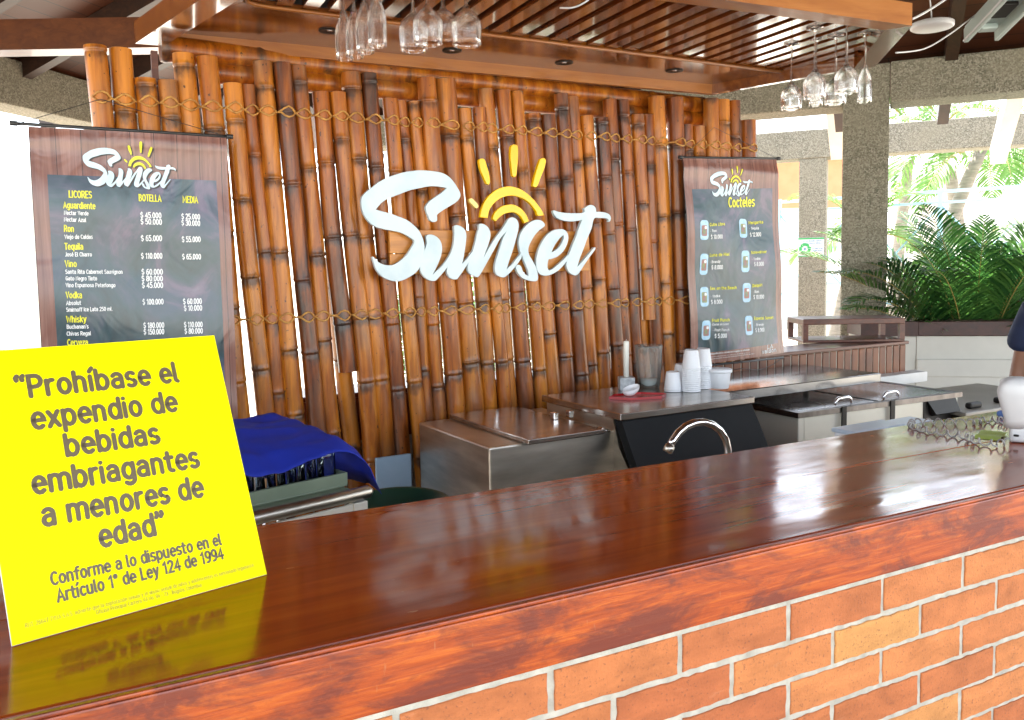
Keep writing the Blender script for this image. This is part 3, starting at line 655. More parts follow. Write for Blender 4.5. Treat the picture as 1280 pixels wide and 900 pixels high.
# ---- ring of concrete beams and columns
TAN = Vector((-.585, .81, 0)); NRM = Vector((.81, .585, 0))
def ring_frame(o): return Frame(o, TAN, NRM, (0, 0, 1))
c1 = ond(1078.5, 400, 6.95); c1.z = 0
col1 = MB(); col1.rbox(ring_frame(c1), (-.177, 0, 0), (.177, .34, 3.245), .012)
link('column', col1, 'concrete', loc=c1)
col1o = tag(bpy.data.objects['column'], 'stout speckled concrete column rising behind the palm fronds', 'column')
bm1 = MB(); bm1.rbox(ring_frame(c1), (.18, -.012, 2.925), (5.2, .35, 3.25), .012); bm1.rbox(ring_frame(c1), (-4.5, -.012, 2.925), (-.18, .35, 3.25), .012)
tag(link('ring_beam', bm1, 'concrete', loc=c1+TAN*.2), 'speckled concrete beam passing over the stout column, under the dark roof', 'beam')
c2 = ond(1014, 400, 11.0); c2.z = 0
m = MB(); m.rbox(ring_frame(c2), (-.17, 0, 0), (.17, .33, 2.99), .012)
link('column', m, 'concrete', loc=c2)
col2o = bpy.data.objects['column.001']; tag(col2o, 'slimmer far concrete column carrying a recycling notice', 'column')
m = MB(); m.rbox(ring_frame(c2), (-5, -.01, 2.99), (4.2, .34, 3.36), .012)
for k in (-.42, .42): m.box(ring_frame(c2), (k-.004, -.013, 3.0), (k+.004, -.01, 3.35))
tag(link('ring_beam', m, 'concrete', loc=c2), 'far outer concrete beam resting on the slimmer column', 'beam')
lb0 = onz(0, 128, 3.0); LD = Vector((.69, .724, 0)); LN = Vector((-.724, .69, 0))
m = MB(); m.rbox(Frame(lb0, LD, LN, (0, 0, 1)), (-4, 0, 0), (3.4, .32, .37), .012)
tag(link('ring_beam', m, 'concrete', loc=lb0), 'speckled concrete beam at the upper left, behind the liquor banner', 'beam')
lc = ond(40, 300, 9.2); lc.z = 0
m = MB(); m.rbox(Frame(lc, LD, LN, (0, 0, 1)), (-.16, 0, 0), (.16, .3, 3.0), .012)
tag(link('column', m, 'plaster', loc=lc), 'bright pale column half hidden by the liquor banner', 'column')  # pale plaster colour paints the sun's glare onto this concrete column
# rafter tails between the two rings, coloured white to stand for sunlight
for i, (px, py, D, ln) in enumerate(((1044, 152, 8.6, .75), (1262, 140, 7.9, 1.0))):
    p = ond(px, py, D); m = MB(); d = (NRM*.95-Vector((0, 0, .36))).normalized(); 
    ey = Vector((TAN.x, TAN.y, 0)); ez = d.cross(ey); ez = ez if ez.z > 0 else -ez
    m.box(Frame(p, d, ey, ez), (-ln, -.07, -.09), (ln*.9, .07, .09))
    tag(link('rafter_tail', m, 'sunpaint', loc=p), ('sunlit white rafter tail just left of the stout column', 'sunlit white rafter tail at the right edge between both beams')[i], 'rafter')
# brown tie beam at the upper left
a, b = ond(-160, 46, 5.0), ond(172, 46, 5.0)
ex = (b-a); ex.z = 0; ex.normalize(); m = MB(); m.box(Frame(a, ex, (-ex.y, ex.x, 0), (0, 0, 1)), (0, 0, -.09), ((b-a).length+1.2, .16, .09))
tag(link('tie_beam', m, 'beamwood', loc=b), 'glossy brown tie beam left of the canopy corner', 'beam')

# ================================================================== BAR COUNTER
CA = -.041
CF = Frame((-.06, 1.183, 0), (math.cos(CA), math.sin(CA), 0), (-math.sin(CA), math.cos(CA), 0), (0, 0, 1))
ctr = thing('bar_counter', CF(1.5, .3, 0), 'long bar counter with glossy mahogany top and brick front', 'bar counter')
top = MB(); ys = [0.0, .345, .64]
for i in range(2):
    y0, y1 = ys[i]+(.0006 if i else 0), ys[i+1]-(.0006 if i < 1 else 0)
    # slightly bowed planks built as strips
    nx = 60
    pr = [(y0, 1.02), (y0, 1.0996 if i else 1.092), (y0+.0004 if i else y0+.0035, 1.1 if i else 1.0985), (y0+.008, 1.1), (y1-.0004, 1.1), (y1, 1.0996), (y1, 1.02)]
    vs_ = []
    for k in range(nx+1):
        u = -1.6+k*(5.9/nx)
        for (y, z) in pr: vs_.append(CF(u, y, z+.0007*math.sin(u*2.1+i*2)*(1 if z > 1.05 else 0)))
    q = len(pr); fs = []
    for k in range(nx):
        for j in range(q-1): fs.append((k*q+j, (k+1)*q+j, (k+1)*q+j+1, k*q+j+1))
    top.add(vs_, fs, 0)
    top.f.append([len(top.v)-q*(nx+1)+j for j in range(q)]); top.m.append(0); top.sm.append(False)
top.box(CF, (-1.6, .01, .985), (4.3, .63, 1.02))
link('countertop', top, 'counter', ctr)
fa = MB(); fa.rbox(CF, (-1.6, -.0125, .981), (4.3, -.0005, 1.0925), .003)
fa.rbox(CF, (-1.6, -.012, 1.0928), (4.3, .0, 1.0995), .0025)
link('fascia_board', fa, 'fascia', ctr)
br = MB(); rnd = random.Random(3)
br.box(CF, (-1.6, .0012, 0), (4.3, .22, .9785), 1)
br.box(CF, (-1.6, -.003, .968), (4.3, .0008, .979), 1)
for c in range(12):
    z1 = .968-.08*c-.0055; z0 = z1-.069
    if c == 0: z1 = .966
    k0 = 1.065+.2755*(-10)+(0 if c % 2 == 0 else .127)
    for k in range(22):
        u = k0+.2755*k
        if u > 4.2 or u < -1.55: continue
        j = lambda s=.0016: rnd.uniform(-s, s)
        t = rnd.random()
        if c == 1 and 1.4 < u < 1.5: t = .98
        ua, ub, za, zb_ = u+.0062+j(), u+.2755-.0062+j(), z0+j(), z1+j(); q = lambda s=.0016: rnd.uniform(-s, s)
        pl_ = [(ua+(ub-ua)*i/16, za+q()) for i in range(17)]+[(ub+q(), za+(zb_-za)*i/5) for i in range(1, 5)]+[(ub-(ub-ua)*i/16, zb_+q()) for i in range(17)]+[(ua+q(), zb_-(zb_-za)*i/5) for i in range(1, 5)]
        cu_, cz_ = (ua+ub)/2, (za+zb_)/2; yf = -.0025+rnd.uniform(-.0012, .0012); ni = len(pl_)
        b0 = br.add([CF(x, yf, z) for x, z in [(cu_+(x-cu_)*(1-.0016/(ub-cu_)), cz_+(z-cz_)*(1-.0016/(zb_-cz_))) for x, z in pl_]]+[CF(x, yf+.0016, z) for x, z in pl_]+[CF(x, .03, z) for x, z in pl_], [list(range(ni))], 0, False, (0, t, 0))
        for r_ in (0, 1):
            for i in range(ni): i2 = (i+1) % ni; br.f.append([b0+r_*ni+i, b0+(r_+1)*ni+i, b0+(r_+1)*ni+i2, b0+r_*ni+i2]); br.m.append(0); br.sm.append(False)
link('brick_base', br, ['brick', 'mortar'], ctr)

# ================================================================== BAMBOO SCREEN
WY = 3.5
scr = thing('bamboo_screen', (2, WY, .3), 'tall screen of varnished bamboo canes lashed with cord', 'bamboo screen')
CANES = [(113,141,57),(142,170.5,59),(173,199,97),(200.5,224,100),(224.5,251.5,65.5),(253,278,70),(282,304,104),(305,326,105),(323,346,76),(348,369,78.5),(369,391,81),(394,415,114),(416,435.5,115),(433.5,457,89),(458.5,477.5,91),(481,498,123),(499,514,125),(514.5,529,126),(529,549.5,97.5),(551,575,98),(577.5,593.5,135),(594,608.5,134),(606.5,623,110),(626,643,112),(643.5,657.5,114),(660,679,141),(680,697,143),(697.5,712.5,117),(712.5,729,120),(731,745.5,144),(747,761,147),(761.5,776,123),(777,790,124),(793,806.5,143),(807.5,820.5,142),(818.5,834,120),(838,854,122),(855.5,869,155),(870,883,157),(884,897.5,123),(898,914,124),(915,926,125),(928.5,943,150)]
def interp(x, xs, ys_):
    for i in range(len(xs)-1):
        if x <= xs[i+1]:
            t = max(0, (x-xs[i])/(xs[i+1]-xs[i])); return ys_[i]+(ys_[i+1]-ys_[i])*t
    return ys_[-1]
rc = random.Random(11)
def cane(x, y, r, ztop, zbot, lean, zl_, tone, ends):
    """hollow looking stalk with swollen nodes, x given at height zl_"""
    nodes = []; z = zbot-rc.uniform(0, .2)
    while z < ztop+.3: nodes.append(z); z += rc.uniform(.27, .41)
    zs = [zbot]; z = zbot
    while z < ztop: z += .03; zs.append(min(z, ztop))
    for nz in nodes:
        zs += [nz+q for q in (-.016, -.008, -.004, 0, .004, .01, .018) if zbot < nz+q < ztop]
    zs = sorted(set(round(q, 4) for q in zs))
    ph, ph2, am = rc.uniform(0, 6), rc.uniform(0, 6), rc.uniform(.002, .006)
    pts, rad, cl = [], [], []
    for q in zs:
        dn = min(nodes, key=lambda a: abs(a-q)); d = q-dn
        rr = r*(1+.06*(zl_-q))
        if abs(d) < .02: rr *= 1+.065*math.exp(-((d-.005)/.006)**2)-.05*math.exp(-((d+.006)/.004)**2)
        rr *= 1+.03*math.sin(q*3+ph2)
        off = am*math.sin(q*4.2+ph)
        pts.append(Vector((x+lean*(zl_-q)+off, y, q))); rad.append(rr)
        cl.append((max(0, 1-abs(d+.012)/.085), tone, 0))
    m = MB(); m.tube(pts, rad, 18, 0, False, cl)
    # cut ends: thick wall and hollow
    for (i, sgn) in ((len(pts)-1, 1), (0, -1)):
        p = pts[i]; rr = rad[i]
        ring = [[p+Vector((math.cos(2*math.pi*k/18), math.sin(2*math.pi*k/18), 0))*rr*s+Vector((0, 0, -sgn*h)) for k in range(18)] for s, h in ((1, 0), (.76, 0), (.74, .05))]
        b = m.add([v for rg in ring for v in rg], [], 0, False, (0, tone, 1))
        for a in range(2):
            for k in range(18): m.f.append([b+a*18+k, b+a*18+(k+1) % 18, b+(a+1)*18+(k+1) % 18, b+(a+1)*18+k]); m.m.append(0); m.sm.append(False)
        m.f.append([b+36+k for k in range(18)]); m.m.append(0); m.sm.append(False)
    return m
info = []
for i, (xa, xb, yt) in enumerate(CANES):
    pc = (xa+xb)/2; yl = 114+.0775*pc
    A, B = ony(xa, yl, WY-.02), ony(xb, yl, WY-.02)
    r = (B.x-A.x)/2*1.05; r = min(max(r, .031), .066)
    X = (A.x+B.x)/2; zl_ = (A.z+B.z)/2
    fy = WY+(-.012 if i % 3 == 0 else .01 if i % 3 == 1 else 0)
    lean = interp(pc, [113, 300, 560, 750, 840, 943], [.04, .055, .074, .07, .05, .02])+rc.uniform(-.006, .006)
    zt = ony(pc, yt, WY-.03).z
    zb = .25
    if i in (13, 14): zb = .80
    if i == 11: zb = ony(410, 466, WY).z
    if i == 33: zb = ony(792, 400, WY).z
    if i >= 37: zb = 1.09
    tone = rc.uniform(.5, .95) if pc < 300 else rc.uniform(.25, .85)
    m = cane(X, fy, r, zt, zb, lean, zl_, tone, 0)
    link('cane', m, 'bamboo', scr)
    info.append((X, fy, r, lean, zl_))
    if i in (11, 33):
        link('cane', cane(X+.012, fy+.075, r*.95, zb+.5, .25, lean, zl_, .8, 0), 'bamboo', scr)
# top rails behind the canes
for (pxa, pxb, ya, yb, rr) in ((201, 878, 77, 122, .052), (250, 876, 104, 139, .047)):
    A, B = ony(pxa, ya, WY+.11), ony(pxb, yb, WY+.11); zz = (A.z+B.z)/2
    pts, rad, cl = [], [], []; n = 150
    nds = [k*.36+rc.uniform(-.05, .05) for k in range(12)]
    for k in range(n+1):
        x = A.x+(B.x-A.x)*k/n; d = min((x-A.x-q for q in nds), key=abs)
        pts.append(Vector((x, WY+.11, zz))); rad.append(rr*(1+(.07 if abs(d) < .012 else 0))); cl.append((max(0, 1-abs(d)/.08), .62, 0))
    m = MB(); m.tube(pts, rad, 16, 0, True, cl); link('rail', m, 'bamboo', scr)
# cord lashing: two strands crossing in every gap
for zr in (2.297, 1.452):
    m = MB()
    for sgn in (1, -1):
        pts = []
        for i, (X, fy, r, lean, zl_) in enumerate(info):
            x = X+lean*(zl_-zr)
            if i == 0: pts.append((x-r, fy, zr))
            for a in (-.75, -.4, 0, .4, .75):
                s = sgn*(1 if i % 2 else -1)
                pts.append((x+r*a, fy-(r*1.04)*math.sqrt(1-a*a)-.003, zr+s*.021*math.cos(a*1.9)+rc.uniform(-.0015, .0015)))
            if i+1 < len(info):
                X2 = info[i+1][0]+info[i+1][3]*(info[i+1][4]-zr)
                pts.append(((x+r+X2-info[i+1][2])/2, fy-.012, zr))
        m.tube(pts, .0042, 6)
    link('lashing', m, 'cord', scr)
p = ony(196, 90, WY+.02); m = MB(); m.box(WORLD, (p.x-.012, WY+.06, 1.0), (p.x+.012, WY+.085, p.z+.09)); link('post', m, 'redwood', scr)

# low wall of upright bricks under the screen
lw = thing('low_brick_wall', (3, 3.78, 0), 'low wall of upright glazed bricks behind the freezers', 'low wall')
m = MB(); rb = random.Random(5)
m.box(WORLD, (.9, 3.6505, 0), (5.28, 3.9, 1.062), 1)
u = .9
while u < 5.27:
    m.rbox(WORLD, (u+.004, 3.645+rb.uniform(-.002, .002), .86), (u+.067, 3.7, 1.06), .004, 0, (0, rb.random(), 0), 1); u += .072
link('brick_face', m, ['glazed', 'mortar'], lw)
m = MB(); m.rbox(WORLD, (.88, 3.635, 1.063), (5.31, 3.93, 1.085), .004); link('cap_slab', m, 'redwood', lw)
m = MB(); m.rbox(WORLD, (4.6, 3.55, .80), (5.4, 3.66, .872), .006); link('ledge', m, 'sunpaint', lw)
m = MB(); m.box(WORLD, (.9, 3.645, 0), (5.28, 3.6503, .858)); link('lower_face', m, 'greypaint', lw)
# open wooden box frame on the low wall
A, B = ond(1004, 432, 5.78), ond(1131, 432, 5.78)
A.z = B.z = 1.086; ex = (B-A).normalized(); BF = Frame(A, ex, (-ex.y, ex.x, 0), (0, 0, 1)); Lb = (B-A).length
bxf = thing('box_frame', A+(B-A)*.5, 'open wooden box frame standing on the low brick wall', 'wooden frame')
m = MB(); m.rbox(BF, (0, 0, .125), (Lb, .34, .165), .004); link('top_board', m, 'redwood', bxf)
m = MB(); m.rbox(BF, (0, 0, 0), (Lb, .34, .018), .003); link('bottom_board', m, 'redwood', bxf)
for (a, b) in ((0, 0), (Lb-.035, 0), (0, .305), (Lb-.035, .305)):
    m = MB(); m.box(BF, (a, b, .018), (a+.035, b+.035, .125)); link('post', m, 'redwood', bxf)

# far side of the bar ring
P0 = onz(1148, 402, 1.15); P0 = ond(1148, 402, 6.55); P1 = ond(1400, 404, 6.3); z0 = P0.z
ex = Vector((P1.x-P0.x, P1.y-P0.y, 0)).normalized(); FF = Frame((P0.x, P0.y, 0), ex, (-ex.y, ex.x, 0), (0, 0, 1))
fc = thing('far_counter', (P0.x, P0.y, 0), 'far side of the bar with dark wood cap and pale panel front', 'bar counter')
m = MB(); m.rbox(FF, (0, 0, z0-.115), (2.2, .3, z0), .005)
e2 = Vector((-.88, .47, 0)); F2 = Frame((P0.x, P0.y, 0), -e2, (-.47*-1, -.88*-1, 0), (0, 0, 1))
m.prism(WORLD, [(P0.x, P0.y), (P0.x-.32, P0.y+.28), (P0.x-.14, P0.y+.55), (P0.x+.12, P0.y+.31)], z0-.115, z0-.001)
link('wood_cap', m, 'darkred', fc)
m = MB(); m.box(FF, (0, .03, 0), (2.2, .27, z0-.118)); m.prism(WORLD, [(P0.x+.02, P0.y+.03), (P0.x-.3, P0.y+.3), (P0.x-.12, P0.y+.55), (P0.x+.1, P0.y+.28)], 0, z0-.12)
link('front_panel', m, 'greypaint', fc)
m = MB(); m.rbox(FF, (0, .012, z0-.44), (2.2, .03, z0-.30), .006); link('trim_rail', m, 'greypaint', fc)

# ================================================================== CANOPY over the bar
CZ = 2.55
cA, cB, cC, cD = [onz(x, y, CZ) for x, y in ((169, 54.5), (890, 119), (1094, 83), (1140, 32))]
L2 = onz(249.4, 0, CZ); fd = (onz(908, 0, CZ)-cD).normalized()
def isect(p, d, q, e):
    t = ((q.x-p.x)*e.y-(q.y-p.y)*e.x)/(d.x*e.y-d.y*e.x); return p+d*t
cE = isect(cA, (L2-cA), cD, fd)
cx0, cy0 = (cA.x+cC.x)/2, 2.9
can = thing('bar_canopy', (cx0, cy0, CZ), 'hanging wooden canopy with slatted ceiling above the bar', 'canopy')
outer = [(v.x, v.y) for v in (cA, cE, cD, cC, cB)]          # counter-clockwise seen from above
def inset(poly, ds):
    n = len(poly); res = []
    ln = []
    for i in range(n):
        a, b = Vector(poly[i]), Vector(poly[(i+1) % n]); d = (b-a).normalized(); nr = Vector((-d.y, d.x)); ln.append((a+nr*ds[i], d))
    for i in range(n):
        (p, d), (q, e) = ln[i-1], ln[i]
        t = ((q.x-p.x)*e.y-(q.y-p.y)*e.x)/(d.x*e.y-d.y*e.x); r_ = p+d*t; res.append((r_.x, r_.y))
    return res
# edges: 0 left A-E, 1 front E-D, 2 chamfer D-C, 3 right C-B, 4 back B-A
wd = [.10, .085, .09, .03, .028]
inner = inset(outer, wd)
for i, (nm, mt) in enumerate((('left', 'canopy'), ('front', 'canopy_edge'), ('chamfer', 'canopy'), ('right', 'canopy'), ('back', 'canopy_edge'))):
    j = (i+1) % 5
    m = MB(); m.prism(WORLD, [outer[i], outer[j], inner[j], inner[i]], CZ, CZ+.085); link('edge_board', m, mt, can)
pz = CZ+.05
# plywood soffit: the strip along the back and the left, around the slatted opening
S = [onz(x, y, pz) for x, y in ((303, 3), (603, 45), (840, 71), (962, 87))]
sdir = Vector((.072, .9974)).normalized(); sx = Vector((sdir.y, -sdir.x))     # slat direction and across
s0 = Vector((S[0].x, S[0].y)); s3 = Vector((S[3].x, S[3].y)); bd = (s3-s0).normalized()
iA, iE, iD, iC, iB = [Vector(q) for q in inner]
def hit(p, d, q, e):
    t = ((q.x-p.x)*e.y-(q.y-p.y)*e.x)/(d.x*e.y-d.y*e.x); return p+d*t
sR = hit(s0, bd, iC, iB-iC)
lf = s0+bd*-.0
lfront = hit(lf, sdir, iE, iD-iE)
rad_ = .07
m = MB(); m.prism(WORLD, [tuple(q) for q in (iA, lf+bd*0, lf+bd*.0001, sR, iB)], pz, pz+.018)
m.prism(WORLD, [tuple(q) for q in (iA+Vector((0, -.0005)), iE, lfront, lf)], pz+.0004, pz+.0176)
link('soffit_panel', m, 'canopy', can)
m = MB()   # lip round the opening
m.tube([(*(lfront), pz-.004), (*(lf-sdir*.09), pz-.004), (*(lf-sdir*.03+bd*.012), pz-.004), (*(lf+bd*.05-sdir*.006), pz-.004), (*(lf+bd*.11), pz-.004), (*sR, pz-.004)], .008, 6)
link('opening_lip', m, 'canopy_edge', can)
m = MB(); m.prism(WORLD, [(q[0], q[1]) for q in inner], CZ+.105, CZ+.12); link('top_board', m, 'darkwood', can)  # dark board added above the slats to keep their gaps dark
m = MB(); k = 0; t = .03
poly_o = [tuple(lf-sdir*.002), tuple(lfront), tuple(iD), tuple(iC), tuple(sR-sdir*.002)]
sv = [Vector(q).dot(sx) for q in poly_o]
u = min(sv)+.02
while u < max(sv):
    seg = clip(clip(poly_o, (sx.x, sx.y), u+.056), (-sx.x, -sx.y), -u)
    if len(seg) > 2: m.prism(WORLD, seg, pz+.004, pz+.036)
    u += .095
link('slat_grille', m, 'slat', can)
for (x, y) in ((565, 63), (705, 78), (843, 88), (412, 38)):
    p = onz(x, y, pz); m = MB()
    m.lathe(p, [(.012, -.001), (.03, -.004), (.042, -.004), (.044, 0)], 20, 0); dl = link('downlight', m, 'blackplastic', can)
    m2 = MB(); m2.lathe(p+Vector((0, 0, -.002)), [(.0001, -.001), (.012, -.001), (.012, .002)], 14, 0); link('lens', m2, 'chrome', dl)
# hanger rails for the glasses
def rack(p, q, n_=2):
    m = MB()
    d = (q-p).normalized(); nn = Vector((-d.y, d.x, 0))
    for s in (-.018, .018): m.tube([p+nn*s, q+nn*s], .0035, 6)
    link('glass_rail', m, 'iron', can)

# ---- hanging stemware
def glass_prof(bowl, rim, hb, hs, foot):
    """profile from the foot disc (z=0, up) down to the rim at -(hs+hb): outer then inner"""
    H = hs+hb
    out = [(0.0005, 0), (foot, -.0005), (foot, -.002), (foot*.4, -.005), (.0065, -.014), (.0042, -.03), (.004, -hs*.6), (.0055, -hs+.006), (.012, -hs-.004)]
    N = 10
    for k in range(1, N+1):
        t = (k/N)**1.35; r = bowl*math.sin(min(1, t/.5)*math.pi/2)**.62 if t < .5 else bowl+(rim-bowl)*((t-.5)/.5)**1.5
        out.append((max(r, .012), -hs-.004-(hb-.004)*t))
    inn = [(max(r-.0013, .0005), z) for r, z in out[9:]][::-1]
    inn.append((.0005, -hs-.010))
    return out+inn
def stemware(name, prof, label, cat, p, group):
    m = MB(); m.lathe(p, prof, 28, 0); o = link(name, m, 'clear', loc=p); return tag(o, label, cat, group)
gz = CZ+.051
wineP = glass_prof(.046, .0425, .115, .168, .036); smallP = glass_prof(.043, .040, .095, .143, .034); fluteP = glass_prof(.0295, .028, .15, .133, .03)
def rimdepth(px, drop): return None
G_L = 'stemmed glasses hanging over the front of the bar'; G_R = 'stemmed glasses hanging at the far right of the canopy'
def hang(px, rimy, drop, prof, name, label, grp):
    p = onz(px, rimy, gz-drop-.053); p.z = gz; return stemware(name, prof, label, 'wine glass' if 'wine' in name else 'flute glass', p, grp)
for px, ry, lb in ((472, 58, 'nearest, rightmost and largest of the four hanging flutes'), (457, 66, 'second hanging flute, just left of the rightmost one'), (444, 72, 'third hanging flute, between two others'), (431, 75, 'farthest and leftmost of the four hanging flutes')):
    hang(px, ry, .23, fluteP, 'champagne_flute', lb, G_L)
for px, ry, dr, pf, lb in ((583.5, 57, .23, wineP, 'rightmost big wine glass hanging over the bar front'), (554.5, 48, .185, smallP, 'shorter wine glass hanging just left of the rightmost one'), (535.5, 56.6, .232, wineP, 'wine glass hanging third from the right over the bar front'), (517.5, 63, .23, wineP, 'leftmost round wine glass, next to the hanging flutes')):
    hang(px, ry, dr, pf, 'wine_glass', lb, G_L)
for px, ry, dr, pf, nm, lb in ((989, 137, .23, wineP, 'wine_glass', 'lowest and leftmost glass hanging before the concrete beam'), (1018, 114, .20, wineP, 'wine_glass', 'wide wine glass hanging second from left before the concrete beam'), (1019.5, 134, .235, fluteP, 'champagne_flute', 'flute half hidden behind the wide wine glass by the beam'), (1044, 130, .23, wineP, 'wine_glass', 'wine glass low behind the pair of higher glasses by the column'), (1057.5, 115.5, .226, wineP, 'wine_glass', 'wine glass hanging right before the column head'), (1080.5, 125, .22, fluteP, 'champagne_flute', 'rightmost hanging glass, a tall flute by the column')):
    hang(px, ry, dr, pf, nm, lb, G_R)
def at_top(px, ry, drop): p = onz(px, ry, gz-drop-.053); p.z = gz-.006; return p
a, b = at_top(472, 58, .23), at_top(431, 75, .23); d = (a-b).normalized(); rack(b-d*.05, a+d*.06)
a, b = at_top(583.5, 57, .23), at_top(517.5, 63, .23); d = (a-b).normalized(); rack(b-d*.05, a+d*.06)

# ================================================================== SUNSET SIGN on the screen
SY = WY-.135
def wall_uv(px, py, Y=SY):
    p = ony(px, py, Y); return (p.x, p.z)
ss = thing('wall_sign', (ony(612, 320, SY).x, SY, ony(612, 320, SY).z), 'big white and yellow lettered sign fixed to the bamboo screen', 'sign')
ba = [wall_uv(x, y, SY+.03) for x, y in ((486, 290), (735, 287), (735, 336), (486, 346))]
m = MB(); zt, zm, zb = (ba[0][1]+ba[1][1])/2, 0, (ba[2][1]+ba[3][1])/2; zm = (zt+zb)/2-.006
m.rbox(WORLD, (ba[0][0], SY+.022, zm+.001), (ba[1][0], SY+.042, zt), .002); m.rbox(WORLD, (ba[0][0], SY+.022, zb), (ba[1][0], SY+.042, zm-.001), .002)
link('backing_board', m, 'board', ss)
LF = Frame((0, SY, 0), (1, 0, 0), (0, 0, 1), (0, -1, 0))
for i, (nm, loops) in enumerate(LOGO):
    me = logo_mesh(loops, wall_uv, .016, .0015, 5)
    m = MB(); dz = .0006*(i % 4); m.mesh(me, lambda c: LF(c.x, c.y, c.z+.008+dz))
    link(nm, m, 'lettering' if nm == 'letter' else 'paleyellow' if nm == 'sun_spark' else 'sunyellow', ss)
    bpy.data.meshes.remove(me)

# logo for the printed banners (flat): map of the big logo box onto a banner box
LX0, LX1, LY0, LY1 = 450.0, 762.0, 180.0, 352.0
def print_logo(mb, fr, tl, tr, bl, mi_w, mi_y, mi_s, warp):
    """tl, tr, bl: banner frame coords of the logo box corners"""
    def mk(dx, dy):
        def fn(px, py):
            a, b = (px-LX0)/(LX1-LX0), (py-LY0)/(LY1-LY0)
            return (tl[0]+(tr[0]-tl[0])*a+(bl[0]-tl[0])*b+dx, tl[1]+(tr[1]-tl[1])*a+(bl[1]-tl[1])*b+dy)
        return fn
    for ps, (dx, dy, wz) in enumerate(((.005, -.004, .001), (0, 0, .002))):
        for i, (nm, loops) in enumerate(LOGO):
            if nm == 'sun_spark' and ps == 0: continue
            me = logo_mesh(loops, mk(dx, dy), 0, 0, 3)
            mi = mi_s if ps == 0 else (mi_w if nm == 'letter' else mi_y)
            mb.mesh(me, lambda c: fr(c.x, c.y, wz+.00012*i+warp(c.x, c.y)), mi); bpy.data.meshes.remove(me)

def banner(root, Y, x0, x1, z1, z0, zt_r, warp, shr=0):
    """sheet with u across, v up; zt_r = extra height of the right end"""
    m = MB(); nu, nv = 40, 60
    for j in range(nv+1):
        for i in range(nu+1):
            a, b = i/nu, j/nv; x = x0+(x1-x0)*a; z = z0+(z1-z0)*b+zt_r*a; x += shr*(z1-z)
            if b < .03: pass
            bi = m.add([(x, Y-warp(x, z), z)], [], 0, True); m.uv[bi] = (a, b)
    W = nu+1
    for j in range(nv):
        for i in range(nu): m.f.append([j*W+i, j*W+i+1, (j+1)*W+i+1, (j+1)*W+i]); m.m.append(0); m.sm.append(True)
    # back skin, 1 mm behind, closes the sheet
    b0 = len(m.v)
    for k in range((nu+1)*(nv+1)): m.v.append(m.v[k]+Vector((0, .0015, 0))); m.c.append((0, .5, 0)); m.uv[b0+k] = m.uv[k]
    for j in range(nv):
        for i in range(nu): m.f.append([b0+j*W+i, b0+(j+1)*W+i, b0+(j+1)*W+i+1, b0+j*W+i+1]); m.m.append(0); m.sm.append(True)
    return link('printed_sheet', m, 'banner', root)
# ---- left banner
BY = 3.34
lz = lambda px, py: (ony(px, py, BY).x, ony(px, py, BY).z)
zl3 = lambda x, y: lz(30+x/3, 140+y/3)
x0, z1 = lz(35, 158); x1 = lz(283, 172)[0]; z1 = (z1+lz(283, 172)[1])/2; z0 = z1-1.12
warpL = lambda u, v: .006*math.sin(u*9+1)*math.sin(v*5)+.004*math.sin(v*17+u*4)+.006*math.exp(-((z1-.04-v)/.02)**2)
bl = thing('price_banner', ((x0+x1)/2, BY, z1), 'hanging drinks price banner with liquor list and chalkboard print', 'banner', 'printed banners hung from black rods')
banner(bl, BY, x0, x1, z1, z0, 0, warpL)
BFL = Frame((0, BY, 0), (1, 0, 0), (0, 0, 1), (0, -1, 0))
m = MB()
def T(body, xl, yl, xr, yr, cap, mi, bold=.012):
    put_text(m, BFL, body, zl3(xl, yl), zl3(xr, yr), cap, mi, bold, .0015, 1.0, warpL)
CPX = .0031/3     # metres of banner per zoomed pixel, roughly
H1, H2, H3, H4 = 24*.00105, 22*.00105, 14*.00105, 20*.00105
T('LICORES', 168, 320, 255, 323, H1, 1); T('BOTELLA', 430, 333, 515, 336, H1, 1); T('MEDIA', 595, 339, 653, 341, H1, 1)
